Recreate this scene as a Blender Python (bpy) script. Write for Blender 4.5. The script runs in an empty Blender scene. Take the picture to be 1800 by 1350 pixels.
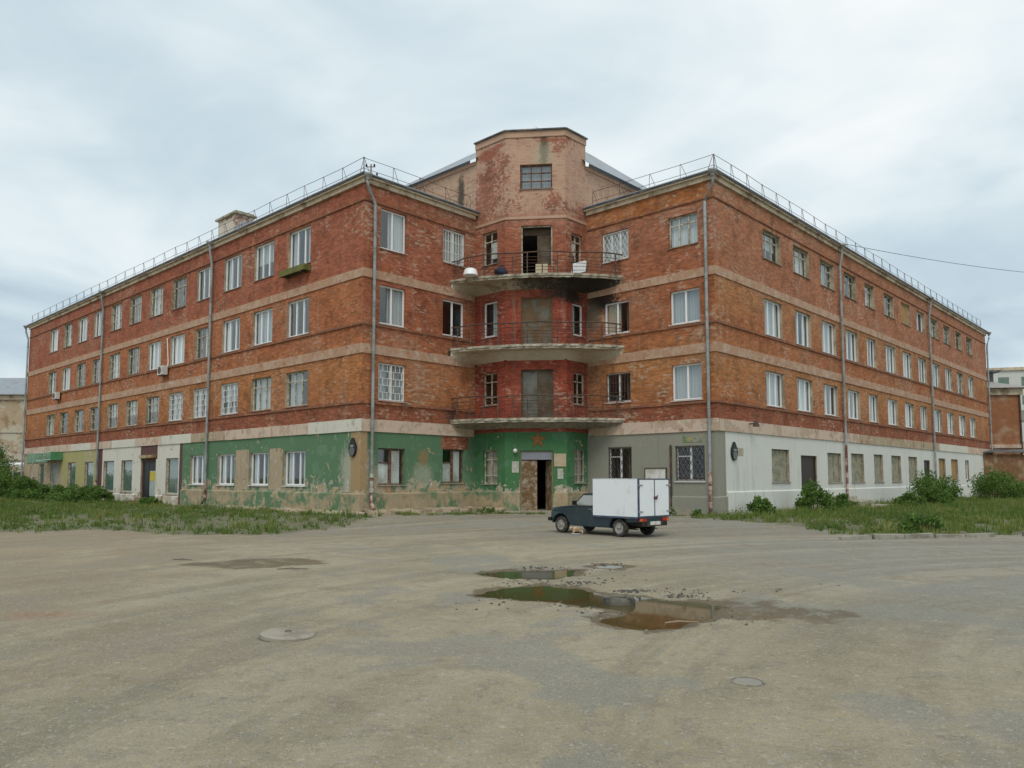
import bpy, bmesh, math, random
import numpy as np
from mathutils import Vector, Matrix, noise as mnoise
R = math.radians
random.seed(7)
rng = np.random.default_rng(7)
sc = bpy.context.scene
COL = sc.collection

# ------------------------------------------------------------------ camera
EYE = 1.8
cam_d = bpy.data.cameras.new('camera'); cam = bpy.data.objects.new('camera', cam_d); COL.objects.link(cam)
cam.location = (0, 0, EYE); cam.rotation_euler = (R(90 + 4.5), 0, 0)
cam_d.sensor_width = 36; cam_d.lens = 26.9; cam_d.shift_y = 59 / 1800
cam_d.clip_start = 0.1; cam_d.clip_end = 6000
sc.camera = cam
# ------------------------------------------------------------------ world: thin even overcast
SUN_EL, SUN_AZ = 52, 188          # azimuth of the sun, degrees clockwise from +Y (behind the camera)
w = bpy.data.worlds.new('World'); sc.world = w; w.use_nodes = True
wt = w.node_tree; wt.nodes.clear()
# ------------------------------------------------------------------ sun behind cloud
sd = bpy.data.lights.new('sun', 'SUN'); sd.energy = 1.4; sd.angle = R(30); sd.color = (1, .95, .86)
so = bpy.data.objects.new('sun', sd); COL.objects.link(so)
_d = Vector((math.sin(R(SUN_AZ)) * math.cos(R(SUN_EL)), math.cos(R(SUN_AZ)) * math.cos(R(SUN_EL)), math.sin(R(SUN_EL))))
so.rotation_euler = (-_d).to_track_quat('-Z', 'Y').to_euler()
vs = sc.view_settings
vs.view_transform = 'Standard'; vs.look = 'None'; vs.exposure = 0.0; vs.gamma = 1; vs.use_curve_mapping = False

# ------------------------------------------------------------------ node helpers
def isock(v): return hasattr(v, 'is_output') or isinstance(v, bpy.types.NodeSocket)
def setin(nt, s, v):
    if isock(v): nt.links.new(v, s)
    elif isinstance(v, (tuple, list)) and s.type == 'RGBA' and len(v) == 3: s.default_value = (*v, 1)
    else: s.default_value = v
def nd(nt, t, ins=None, **props):
    n = nt.nodes.new(t)
    for k, v in props.items(): setattr(n, k, v)
    for k, v in (ins or {}).items(): setin(nt, n.inputs[k], v)
    return n
def mth(nt, op, a, b=0.0, c=0.0, clamp=False):
    n = nd(nt, 'ShaderNodeMath', {0: a, 1: b, 2: c}, operation=op, use_clamp=clamp); return n.outputs[0]
def mix(nt, f, a, b, blend='MIX'):
    n = nd(nt, 'ShaderNodeMix', data_type='RGBA', blend_type=blend)
    setin(nt, n.inputs[0], f); setin(nt, n.inputs[6], a); setin(nt, n.inputs[7], b); return n.outputs[2]
def ramp(nt, f, stops, interp='LINEAR'):
    n = nd(nt, 'ShaderNodeValToRGB', {0: f}); e = n.color_ramp; e.interpolation = interp
    while len(e.elements) < len(stops): e.elements.new(.5)
    for q, (p, c) in zip(e.elements, stops):
        q.position = p; q.color = (*c, 1) if not isinstance(c, (int, float)) else (c, c, c, 1)
    return n.outputs[0]
def noise(nt, vec, scale, detail=4, rough=.55, dist=0):
    n = nd(nt, 'ShaderNodeTexNoise', {'Scale': scale, 'Detail': detail, 'Roughness': rough, 'Distortion': dist})
    if vec is not None: nt.links.new(vec, n.inputs['Vector'])
    return n.outputs[0]
def mapr(nt, v, a, b, c=0.0, d=1.0, smooth=True):
    n = nd(nt, 'ShaderNodeMapRange', {0: v, 1: a, 2: b, 3: c, 4: d}, interpolation_type='SMOOTHSTEP' if smooth else 'LINEAR')
    return n.outputs[0]
def vscale(nt, v, s):
    n = nd(nt, 'ShaderNodeVectorMath', {0: v, 1: s}, operation='MULTIPLY'); return n.outputs[0]
MATS = {}
def newmat(name):
    m = bpy.data.materials.new(name); m.use_nodes = True; nt = m.node_tree; nt.nodes.clear()
    o = nd(nt, 'ShaderNodeOutputMaterial'); MATS[name] = m
    return m, nt, o
def finish(nt, o, col, rough=.9, bump=None, bstr=.3, bdist=.02, metal=0, spec=.3, extra=None):
    p = nd(nt, 'ShaderNodeBsdfPrincipled', {'Base Color': col, 'Roughness': rough, 'Metallic': metal, 'Specular IOR Level': spec})
    if bump is not None:
        b = nd(nt, 'ShaderNodeBump', {'Strength': bstr, 'Distance': bdist, 'Height': bump}); nt.links.new(b.outputs[0], p.inputs['Normal'])
    for k, v in (extra or {}).items(): setin(nt, p.inputs[k], v)
    nt.links.new(p.outputs[0], o.inputs[0]); return p
def simple(name, col, rough=.8, metal=0, var=.25, scale=3, dirt=None, dirtamt=.4, bump=.15, spec=.3, dscale=1.2):
    m, nt, o = newmat(name)
    pos = nd(nt, 'ShaderNodeNewGeometry').outputs['Position']
    a = noise(nt, pos, scale, 6, .65)
    c = mix(nt, a, tuple(x * (1 - var) for x in col), tuple(min(1, x * (1 + var)) for x in col))
    if dirt:
        k = mapr(nt, noise(nt, pos, dscale, 7, .7), .62 - dirtamt * .5, .78 - dirtamt * .4)
        c = mix(nt, k, c, dirt)
    finish(nt, o, c, rough, noise(nt, pos, scale * 12, 4), bump, .01, metal, spec)
    return m
def world_sky():
    nt = wt
    o = nd(nt, 'ShaderNodeOutputWorld')
    sky = nd(nt, 'ShaderNodeTexSky', sky_type='NISHITA', sun_disc=False, sun_elevation=R(SUN_EL), sun_rotation=R(SUN_AZ),
             air_density=1.4, dust_density=3.0, ozone_density=1.0)
    d = nd(nt, 'ShaderNodeTexCoord').outputs['Generated']
    sp = nd(nt, 'ShaderNodeSeparateXYZ', {0: d})
    zz = mth(nt, 'ADD', mth(nt, 'MAXIMUM', sp.outputs[2], 0.0), .22)
    v = nd(nt, 'ShaderNodeCombineXYZ', {0: mth(nt, 'DIVIDE', sp.outputs[0], zz), 1: mth(nt, 'DIVIDE', sp.outputs[1], zz), 2: .3}).outputs[0]
    n1 = noise(nt, v, .75, 5, .5, .4); n2 = noise(nt, v, 2.1, 5, .5, .8)
    f = mth(nt, 'ADD', mth(nt, 'MULTIPLY', n1, .72), mth(nt, 'MULTIPLY', n2, .28))
    cl = ramp(nt, f, [(.37, (4.9, 6.2, 7.1)), (.46, (6.3, 7.5, 8.2)), (.54, (8.0, 8.95, 9.3)), (.62, (9.8, 10.2, 10.2))])
    c = mix(nt, .93, sky.outputs[0], cl)
    b = nd(nt, 'ShaderNodeBackground', {'Color': c, 'Strength': .1})
    nt.links.new(b.outputs[0], o.inputs[0])
world_sky()

# ------------------------------------------------------------------ mesh helpers
class MB:
    def __init__(s): s.v = []; s.f = []; s.m = []; s.uv = []
    def quad(s, pts, mi=0, uv=None):
        b = len(s.v); s.v += [tuple(map(float, p)) for p in pts]; s.f.append(tuple(range(b, b + len(pts)))); s.m.append(mi)
        s.uv.append(uv if uv else [(0, 0)] * len(pts))
    def hexa(s, p, mi=0):            # 8 corners: bottom 4 (ccw from above), top 4
        b = len(s.v); s.v += [tuple(map(float, q)) for q in p]
        for f in ((3, 2, 1, 0), (4, 5, 6, 7), (0, 1, 5, 4), (1, 2, 6, 5), (2, 3, 7, 6), (3, 0, 4, 7)):
            s.f.append(tuple(b + i for i in f)); s.m.append(mi); s.uv.append([(0, 0)] * 4)
    def box(s, x0, x1, y0, y1, z0, z1, mi=0):
        s.hexa([(x0, y0, z0), (x1, y0, z0), (x1, y1, z0), (x0, y1, z0), (x0, y0, z1), (x1, y0, z1), (x1, y1, z1), (x0, y1, z1)], mi)
    def tube(s, pts, r, n=6, mi=0, caps=True):
        pts = [Vector(p) for p in pts]; rings = []
        rr = r if isinstance(r, (list, tuple)) else [r] * len(pts)
        for i, p in enumerate(pts):
            t = (pts[min(i + 1, len(pts) - 1)] - pts[max(i - 1, 0)]).normalized()
            up = Vector((0, 0, 1)) if abs(t.z) < .95 else Vector((1, 0, 0))
            a = t.cross(up).normalized(); b2 = a.cross(t).normalized()
            b = len(s.v)
            for k in range(n):
                q = 2 * math.pi * k / n
                s.v.append(tuple(p + (a * math.cos(q) + b2 * math.sin(q)) * rr[i]))
            rings.append(b)
        for i in range(len(rings) - 1):
            for k in range(n):
                k2 = (k + 1) % n
                s.f.append((rings[i] + k, rings[i + 1] + k, rings[i + 1] + k2, rings[i] + k2)); s.m.append(mi); s.uv.append([(0, 0)] * 4)
        if caps:
            for b, rev in ((rings[0], 0), (rings[-1], 1)):
                f = tuple(range(b, b + n)); s.f.append(f if not rev else f[::-1]); s.m.append(mi); s.uv.append([(0, 0)] * n)
    def lathe(s, prof, n=20, axis='z', c=(0, 0, 0), mi=0, closed=False):
        rings = []
        for (r, h) in prof:
            b = len(s.v)
            for k in range(n):
                q = 2 * math.pi * k / n; x, y = r * math.cos(q), r * math.sin(q)
                p = (x, y, h) if axis == 'z' else (x, h, y)
                s.v.append((p[0] + c[0], p[1] + c[1], p[2] + c[2]))
            rings.append(b)
        seq = list(zip(rings, rings[1:])) + ([(rings[-1], rings[0])] if closed else [])
        for b0, b1 in seq:
            for k in range(n):
                k2 = (k + 1) % n
                s.f.append((b0 + k, b0 + k2, b1 + k2, b1 + k)); s.m.append(mi); s.uv.append([(0, 0)] * 4)
        if not closed:
            for b, rev in ((rings[0], 1), (rings[-1], 0)):
                f = tuple(range(b, b + n)); s.f.append(f[::-1] if rev else f); s.m.append(mi); s.uv.append([(0, 0)] * n)
    def prism(s, poly, h0, h1, axis='z', mi=0):
        n = len(poly); b = len(s.v)
        mk = (lambda p, h: (p[0], p[1], h)) if axis == 'z' else (lambda p, h: (p[0], h, p[1]))
        s.v += [mk(p, h0) for p in poly] + [mk(p, h1) for p in poly]
        s.f.append(tuple(range(b, b + n))[::-1]); s.f.append(tuple(range(b + n, b + 2 * n)))
        for k in range(n):
            k2 = (k + 1) % n; s.f.append((b + k, b + k2, b + n + k2, b + n + k))
        s.m += [mi] * (n + 2); s.uv += [[(0, 0)] * n] * 2 + [[(0, 0)] * 4] * n
    def mesh(s, name, mats, smooth=False, fix=False):
        me = bpy.data.meshes.new(name); me.from_pydata(s.v, [], s.f)
        for m in (mats if isinstance(mats, (list, tuple)) else [mats]): me.materials.append(m)
        me.polygons.foreach_set('material_index', s.m)
        ul = me.uv_layers.new(name='UVMap'); ul.data.foreach_set('uv', [c for f in s.uv for p in f for c in p])
        if fix:
            bm = bmesh.new(); bm.from_mesh(me); bmesh.ops.recalc_face_normals(bm, faces=bm.faces); bm.to_mesh(me); bm.free()
        if smooth:
            me.polygons.foreach_set('use_smooth', [True] * len(me.polygons))
            me.set_sharp_from_angle(angle=R(40))
        me.update(); return me
def link(name, data, parent=None, loc=(0, 0, 0), rotz=0.0, wparent=False):
    o = bpy.data.objects.new(name, data); COL.objects.link(o)
    loc = Vector(loc)
    if parent:
        o.parent = parent
        if wparent: loc = loc - parent.location
    o.location = loc; o.rotation_euler = (0, 0, rotz); return o
def tag(o, label=None, cat=None, group=None, kind=None):
    for k, v in (('label', label), ('category', cat), ('group', group), ('kind', kind)):
        if v: o[k] = v
    return o
def empty(name, loc, rotz=0.0): return link(name, None, None, loc, rotz)

# ------------------------------------------------------------------ ground relief
PUD = [
  [(-.62, 12.1), (-.28, 12.75), (.1, 13.0), (.55, 13.2), (.98, 12.95), (1.28, 12.5), (1.5, 12.05), (1.95, 11.95), (2.3, 11.55), (2.8, 11.5), (2.95, 11.0), (2.75, 10.4), (2.42, 9.85), (2.06, 9.5), (1.66, 9.32), (1.18, 9.6), (1.1, 10.05), (1.38, 10.4), (1.5, 10.72), (1.2, 11.0), (.6, 11.45), (0., 11.7)],
  [(-.6, 14.8), (-.2, 15.15), (.4, 15.25), (1.35, 15.4), (1.15, 14.5), (.66, 13.95), (.05, 14.0), (-.35, 14.35)],
  [(1.62, 15.8), (1.95, 16.45), (2.42, 16.1), (2.15, 15.45)],
  [(-6.9, 16.2), (-5.4, 15.5), (-4.0, 16.4), (-4.6, 17.4), (-6.0, 17.2)],
]
def poly_sd(X, Y, P):
    inside = np.zeros(X.shape, bool); d = np.full(X.shape, 1e9)
    for i in range(len(P)):
        x0, y0 = P[i]; x1, y1 = P[(i + 1) % len(P)]
        c = ((y0 > Y) != (y1 > Y)) & (X < (x1 - x0) * (Y - y0) / (y1 - y0 + 1e-12) + x0); inside ^= c
        ex, ey = x1 - x0, y1 - y0; t = np.clip(((X - x0) * ex + (Y - y0) * ey) / (ex * ex + ey * ey), 0, 1)
        d = np.minimum(d, np.hypot(X - x0 - t * ex, Y - y0 - t * ey))
    return np.where(inside, d, -d)
def sstep(a, b, x):
    t = np.clip((x - a) / (b - a), 0, 1); return t * t * (3 - 2 * t)
def vnoise(X, Y, s, seed=0):
    return np.array([mnoise.noise((x * s + seed * 7.3, y * s, seed * 1.7)) for x, y in zip(X.ravel(), Y.ravel())]).reshape(X.shape)
WATER = -.03
TURF_L = [(-34, 46), (-23, 30), (-17.5, 25.3), (-14, 27), (-10.5, 24.5), (-7.6, 24.6), (-6.2, 28.5), (-5.6, 32.8), (-7, 33.4), (-9.5, 35.9), (-20, 45.6), (-42, 66.5), (-52, 72), (-70, 72)]
TURF_R = [(7.2, 31.8), (9.2, 29.5), (10.6, 27.8), (11.2, 24.4), (14, 24.1), (27, 27.2), (48, 50), (50, 64), (36, 62), (19.5, 43.6), (9.8, 33.4), (8.4, 33.4)]
def ground_h(X, Y, fine=True):
    X = np.asarray(X, float); Y = np.asarray(Y, float)
    z = .16 * sstep(26.5, 31, Y)
    wet = np.zeros(X.shape)
    if fine:
        near = (X > -9) & (X < 7) & (Y > 7.5) & (Y < 19)
        idx = np.where(near)
        if len(idx[0]):
            x, y = X[idx], Y[idx]
            nz = vnoise(x, y, 2.3, 1) * .14 + vnoise(x, y, 7.0, 2) * .07 + vnoise(x, y, 15.0, 3) * .03
            zz = np.zeros(x.shape); wt_ = np.zeros(x.shape)
            for k, P in enumerate(PUD):
                s = poly_sd(x, y, P) + nz
                dip = -.03 * sstep(-.55, 0, s) - .05 * sstep(0, .3, s)
                if k == 3: dip *= .45
                zz = np.minimum(zz, dip); wt_ = np.maximum(wt_, sstep(-.34, .02, s) * (.75 if k == 3 else 1))
            # broken-up asphalt crust round the holes
            s1 = np.maximum(poly_sd(x, y, PUD[0]), poly_sd(x, y, PUD[1]))
            rim = np.exp(-((s1 + .2) / .14) ** 2) * (.6 + .9 * vnoise(x, y, 3.0, 11))
            zz += rim * (.02 + vnoise(x, y, 8.0, 4) * .03)
            zz += vnoise(x, y, 1.1, 5) * .006 + vnoise(x, y, 9, 6) * .004
            # damp mud reaching right of the big hole
            mud = poly_sd(x, y, [(2.6, 11.6), (3.2, 11.7), (4.3, 10.9), (4.7, 10.2), (4.0, 9.7), (2.9, 9.7), (2.3, 9.9), (2.8, 10.7)]) + nz * 1.5
            wt_ = np.maximum(wt_, .72 * sstep(-.6, .6, mud + vnoise(x, y, 1.6, 9) * .5)); zz += sstep(-.1, .4, mud) * np.where(poly_sd(x, y, PUD[0]) > 0, 0, 1) * vnoise(x, y, 4, 8) * .03
            z[idx] += zz; wet[idx] = wt_
    return z, wet
def gz(x, y): return float(ground_h(np.array([x]), np.array([y]), False)[0][0])

# ------------------------------------------------------------------ materials: ground
def ground_mat():
    m, nt, o = newmat('ground_dirt')
    pos = nd(nt, 'ShaderNodeNewGeometry').outputs['Position']
    n1 = noise(nt, pos, .16, 6, .6, .6); n2 = noise(nt, pos, .9, 7, .65, .3); n3 = noise(nt, pos, 9, 5, .7); n4 = noise(nt, pos, 55, 3, .7)
    c = ramp(nt, n1, [(.40, (.255, .235, .165)), (.49, (.345, .30, .20)), (.58, (.42, .36, .24))])
    # old asphalt showing through the dust, right hand side and by the house
    sp = nd(nt, 'ShaderNodeSeparateXYZ', {0: pos})
    side = mth(nt, 'ADD', mth(nt, 'MULTIPLY', sp.outputs[0], .09), mth(nt, 'MULTIPLY', sp.outputs[1], .012))
    k = mapr(nt, mth(nt, 'ADD', mth(nt, 'MULTIPLY', n1, 1.3), side), .95, 1.5)
    c = mix(nt, mth(nt, 'MULTIPLY', k, .9), c, (.255, .26, .24))
    far = mapr(nt, mth(nt, 'ADD', sp.outputs[1], mth(nt, 'MULTIPLY', mth(nt, 'SUBTRACT', n2, .5), 9)), 18.5, 26)
    c = mix(nt, mth(nt, 'MULTIPLY', far, .72), c, (.19, .178, .145))
    # tyre-worn streaks, sweeping round
    rad = nd(nt, 'ShaderNodeVectorMath', {0: pos, 1: (14, 2, 0)}, operation='DISTANCE').outputs['Value']
    sv = nd(nt, 'ShaderNodeCombineXYZ', {0: mth(nt, 'MULTIPLY', rad, 1.1), 1: mth(nt, 'MULTIPLY', sp.outputs[1], .07), 2: 0.0}).outputs[0]
    st = noise(nt, sv, 1.0, 5, .6, .8)
    c = mix(nt, mth(nt, 'MULTIPLY', mapr(nt, st, .49, .60), .62), c, (.42, .375, .28))
    c = mix(nt, mth(nt, 'MULTIPLY', mapr(nt, st, .47, .36), .5), c, (.195, .18, .145))
    c = mix(nt, mth(nt, 'MULTIPLY', mapr(nt, n2, .52, .66), .55), c, (.235, .185, .12))
    n7 = noise(nt, pos, 2.6, 6, .7, .4); n8 = noise(nt, nd(nt, 'ShaderNodeVectorMath', {0: pos, 1: (9, 4, 0)}, operation='ADD').outputs[0], .38, 6, .6, .7)
    c = mix(nt, mth(nt, 'MULTIPLY', mapr(nt, n7, .54, .66), .55), c, (.42, .385, .29))
    c = mix(nt, mth(nt, 'MULTIPLY', mapr(nt, n7, .46, .36), .55), c, (.20, .185, .145))
    # bare bluish chippings, and rusty earth to the left
    c = mix(nt, mth(nt, 'MULTIPLY', mapr(nt, n8, .52, .60), .7), c, (.25, .255, .235))
    c = mix(nt, mth(nt, 'MULTIPLY', mapr(nt, mth(nt, 'SUBTRACT', mth(nt, 'ADD', n8, mth(nt, 'MULTIPLY', sp.outputs[0], -.035)), mth(nt, 'MULTIPLY', sp.outputs[1], .008)), .52, .72), .45), c, (.30, .205, .115))
    tf = nd(nt, 'ShaderNodeAttribute', attribute_name='turf').outputs['Fac']
    tk = mapr(nt, mth(nt, 'ADD', tf, mth(nt, 'MULTIPLY', mth(nt, 'SUBTRACT', n2, .5), 1.8)), .3, .65)
    c = mix(nt, mth(nt, 'MULTIPLY', tk, .92), c, mix(nt, n3, (.045, .07, .018), (.14, .14, .05)))
    # brick dust
    bd = nd(nt, 'ShaderNodeVectorMath', {0: vscale(nt, pos, (1, 2.2, 1)), 1: (-6.3, 22.6, 0)}, operation='DISTANCE').outputs['Value']
    bk = mapr(nt, mth(nt, 'ADD', bd, mth(nt, 'MULTIPLY', n2, 1.4)), 1.7, .75)
    c = mix(nt, mth(nt, 'MULTIPLY', bk, .8), c, (.34, .16, .085))
    # grit: single stones and pits
    for scl, amt, th in ((14, .4, .88), (30, .6, .74), (70, .7, .6)):
        vo = nd(nt, 'ShaderNodeTexVoronoi', {'Vector': pos, 'Scale': scl, 'Randomness': 1.0})
        rc = nd(nt, 'ShaderNodeSeparateXYZ', {0: vo.outputs['Color']})
        body = mapr(nt, vo.outputs['Distance'], .55, .3)
        k1 = mth(nt, 'MULTIPLY', mth(nt, 'MULTIPLY', mapr(nt, rc.outputs[0], th, th + .06), body), amt)
        c = mix(nt, k1, c, mix(nt, rc.outputs[1], (.12, .115, .105), (.60, .57, .50)))
    c = mix(nt, mth(nt, 'MULTIPLY', mapr(nt, n3, .35, .7), .55), c, mix(nt, n4, (.14, .135, .12), (.46, .43, .36)))
    c = mix(nt, mth(nt, 'MULTIPLY', mapr(nt, n4, .62, .75), .5), c, (.55, .53, .47))
    c = mix(nt, mth(nt, 'MULTIPLY', mapr(nt, n4, .4, .28), .5), c, (.13, .125, .11))
    c = mix(nt, 1.0, c, (1.09, 1.045, .985), 'MULTIPLY')
    wet = nd(nt, 'ShaderNodeAttribute', attribute_name='wet').outputs['Fac']
    wk = mapr(nt, mth(nt, 'ADD', wet, mth(nt, 'MULTIPLY', mth(nt, 'SUBTRACT', n7, .5), 2.0)), .35, .8)
    c = mix(nt, mth(nt, 'MULTIPLY', wk, .85), c, mix(nt, n7, (.085, .062, .035), (.20, .15, .085)))
    h = mth(nt, 'ADD', mth(nt, 'MULTIPLY', n3, .8), mth(nt, 'MULTIPLY', n4, .5))
    h = mth(nt, 'ADD', h, mth(nt, 'MULTIPLY', n2, 1.5))
    finish(nt, o, c, mth(nt, 'SUBTRACT', .93, mth(nt, 'MULTIPLY', wk, .4)), h, 1.0, .05, spec=.25)
    return m
def water_mat():
    m, nt, o = newmat('puddle_water')
    pos = nd(nt, 'ShaderNodeNewGeometry').outputs['Position']
    h = noise(nt, pos, 3.0, 2)
    finish(nt, o, (.075, .062, .022), .03, h, .03, .01, spec=.5, extra={'IOR': 1.4})
    return m
G_M = ground_mat(); W_M = water_mat()

def build_ground():
    def axis(lo, hi, parts):
        a = []
        for (p, q, s) in parts: a += list(np.arange(p, q, s))
        return np.array(sorted(set(np.round([lo] + a + [hi], 4))))
    xs = axis(-2500, 2500, [(-2400, -200, 200), (-200, -40, 10), (-40, -9, .8), (-9, -1.6, .22), (-1.6, 4.9, .06), (4.9, 7, .2), (7, 40, .8), (40, 200, 10), (200, 2400, 200)])
    ys = axis(-600, 3500, [(-600, -20, 60), (-20, 7.5, 1), (7.5, 9, .15), (9, 13.6, .055), (13.6, 18, .09), (18, 19, .25), (19, 40, .7), (40, 120, 4), (120, 400, 30), (400, 3400, 300)])
    X, Y = np.meshgrid(xs, ys); Z, wet = ground_h(X, Y)
    nx, ny = len(xs), len(ys)
    V = np.stack([X, Y, Z], -1).reshape(-1, 3)
    i = np.arange(nx * ny).reshape(ny, nx)
    F = np.stack([i[:-1, :-1], i[:-1, 1:], i[1:, 1:], i[1:, :-1]], -1).reshape(-1, 4)
    me = bpy.data.meshes.new('ground'); me.vertices.add(len(V)); me.vertices.foreach_set('co', V.ravel())
    me.loops.add(F.size); me.loops.foreach_set('vertex_index', F.ravel().astype(np.int32))
    me.polygons.add(len(F)); me.polygons.foreach_set('loop_start', np.arange(0, F.size, 4, dtype=np.int32))
    me.polygons.foreach_set('use_smooth', np.ones(len(F), bool))
    turf = np.maximum(sstep(-.7, .7, poly_sd(X, Y, TURF_L)), sstep(-.7, .7, poly_sd(X, Y, TURF_R)))
    at = me.attributes.new('turf', 'FLOAT', 'POINT'); at.data.foreach_set('value', turf.ravel().astype(np.float32))
    at = me.attributes.new('wet', 'FLOAT', 'POINT'); at.data.foreach_set('value', wet.ravel().astype(np.float32))
    me.update(calc_edges=True); me.materials.append(G_M)
    tag(link('ground', me), 'dusty tan and grey worn asphalt yard in front of the house', kind='structure')
    for P in PUD[:3]:
        x0 = min(p[0] for p in P) - .3; x1 = max(p[0] for p in P) + .3; y0 = min(p[1] for p in P) - .3; y1 = max(p[1] for p in P) + .3
        mb = MB(); mb.quad([(x0, y0, WATER), (x1, y0, WATER), (x1, y1, WATER), (x0, y1, WATER)])
        tag(link('puddle', mb.mesh('puddle', W_M)), kind='structure')
build_ground()

# ------------------------------------------------------------------ materials: walls
def stain(nt, c, pos, nz, spots):
    for (p, r, col, amt) in spots:
        d = nd(nt, 'ShaderNodeVectorMath', {0: nd(nt, 'ShaderNodeVectorMath', {0: pos, 1: p}, operation='SUBTRACT').outputs[0],
               1: (1 / r[0], 1 / r[0], 1 / r[1])}, operation='MULTIPLY').outputs[0]
        l = nd(nt, 'ShaderNodeVectorMath', {0: d}, operation='LENGTH').outputs['Value']
        l = mth(nt, 'ADD', l, mth(nt, 'MULTIPLY', mth(nt, 'SUBTRACT', nz, .5), 1.5))
        c = mix(nt, mth(nt, 'MULTIPLY', mapr(nt, l, 1.0, .45), amt), c, col)
    return c
def brick_mat(name, stops, worn=(.43, .27, .18), wornamt=.5, speck=.5, paintcover=.0, paint=None, spots=(), band=None):
    m, nt, o = newmat(name)
    uv = nd(nt, 'ShaderNodeUVMap', uv_map='UVMap').outputs[0]
    pos = nd(nt, 'ShaderNodeNewGeometry').outputs['Position']
    sp = nd(nt, 'ShaderNodeSeparateXYZ', {0: uv}); z = sp.outputs[1]
    n1 = noise(nt, pos, .33, 6, .62, .5); n2 = noise(nt, pos, 1.3, 6, .62, .4); n3 = noise(nt, pos, 6.5, 5, .68)
    zz = mth(nt, 'DIVIDE', mth(nt, 'ADD', z, mth(nt, 'MULTIPLY', mth(nt, 'SUBTRACT', n1, .5), .9)), 20)
    c = ramp(nt, zz, [(a / 20, b) for a, b in stops])
    c = mix(nt, mapr(nt, n2, .35, .68, 0, .6), c, mix(nt, 1.0, c, (1.3, 1.18, 1.08), 'MULTIPLY'))
    c = mix(nt, mapr(nt, n2, .5, .3, 0, .7), c, mix(nt, 1.0, c, (.62, .55, .52), 'MULTIPLY'))
    # worn, scrubbed areas
    wk = mth(nt, 'MULTIPLY', mapr(nt, mth(nt, 'ADD', mth(nt, 'MULTIPLY', n1, .55), mth(nt, 'MULTIPLY', n3, .45)), .5, .64), wornamt)
    c = mix(nt, wk, c, worn)
    bt = nd(nt, 'ShaderNodeTexBrick', {'Vector': uv, 'Color1': (.62, .62, .62), 'Color2': (1.22, 1.2, 1.16), 'Mortar': (.95, 1.1, 1.15), 'Scale': 1.0,
            'Mortar Size': .009, 'Mortar Smooth': .25, 'Bias': -.1, 'Brick Width': .262, 'Row Height': .077})
    c = mix(nt, .85, c, bt.outputs[0], 'MULTIPLY')
    # pale spalled bricks and bare mortar, brick sized
    fl = nd(nt, 'ShaderNodeVectorMath', {0: vscale(nt, uv, (1 / .262, 1 / .077, 1))}, operation='FLOOR').outputs[0]
    wn = nd(nt, 'ShaderNodeTexWhiteNoise', {'Vector': fl}, noise_dimensions='2D').outputs['Value']
    sk = mapr(nt, mth(nt, 'ADD', wn, mth(nt, 'MULTIPLY', mapr(nt, n2, .45, .7), .3 * speck)), 1.02, 1.1)
    c = mix(nt, mth(nt, 'MULTIPLY', sk, speck), c, (.52, .40, .30))
    sk2 = mapr(nt, mth(nt, 'ADD', wn, mth(nt, 'MULTIPLY', n3, .2)), .12, .07)
    c = mix(nt, mth(nt, 'MULTIPLY', sk2, .55), c, (.12, .06, .045))
    if paint:
        pk = mapr(nt, mth(nt, 'ADD', mth(nt, 'MULTIPLY', n1, .6), mth(nt, 'MULTIPLY', n3, .4)), .40 + paintcover * .32, .34 + paintcover * .32)
        if band: pk = mth(nt, 'MULTIPLY', pk, mapr(nt, mth(nt, 'ADD', z, mth(nt, 'MULTIPLY', mth(nt, 'SUBTRACT', n2, .5), 1.2)), band[0], band[1]))
        pk = mth(nt, 'MULTIPLY', pk, mapr(nt, bt.outputs['Fac'], 1.0, 0.0, .62, .92))
        pk = mth(nt, 'MULTIPLY', pk, mapr(nt, wn, .0, .5, .72, 1.0))
        c = mix(nt, pk, c, mix(nt, n2, tuple(x * .85 for x in paint), tuple(x * 1.12 for x in paint)))
    fv = nd(nt, 'ShaderNodeCombineXYZ', {0: mth(nt, 'MULTIPLY', sp.outputs[0], 3.2), 1: mth(nt, 'MULTIPLY', z, 7.5), 2: 0.0}).outputs[0]
    n5 = noise(nt, fv, 1.0, 4, .6); n6 = noise(nt, nd(nt, 'ShaderNodeVectorMath', {0: fv, 1: (31, 17, 0)}, operation='ADD').outputs[0], .8, 4, .6)
    msk = mapr(nt, noise(nt, pos, .55, 4, .6, .3), .36, .66, -.10, .12)
    c = mix(nt, mapr(nt, mth(nt, 'ADD', n5, msk), .60, .70, 0, .35 + .6 * speck), c, (.50, .375, .275))
    c = mix(nt, mapr(nt, mth(nt, 'SUBTRACT', n6, msk), .62, .72, 0, .5), c, (.17, .07, .045))
    hs = nd(nt, 'ShaderNodeHueSaturation', {'Saturation': .97, 'Value': .92, 'Color': c}); c = hs.outputs[0]
    # streaks of run-off
    sv = nd(nt, 'ShaderNodeCombineXYZ', {0: mth(nt, 'MULTIPLY', sp.outputs[0], 2.4), 1: mth(nt, 'MULTIPLY', z, .16), 2: 0.0}).outputs[0]
    st = noise(nt, sv, 1, 5, .65, .2)
    c = mix(nt, mapr(nt, st, .56, .74, 0, .42), c, (.13, .085, .06))
    c = mix(nt, mapr(nt, st, .44, .3, 0, .25), c, (.45, .33, .24))
    c = stain(nt, c, pos, n3, spots)
    h = mth(nt, 'ADD', mth(nt, 'MULTIPLY', mth(nt, 'SUBTRACT', 1.0, bt.outputs['Fac']), .7), mth(nt, 'MULTIPLY', n3, .8))
    finish(nt, o, c, .92, h, .6, .02, spec=.2)
    return m
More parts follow.
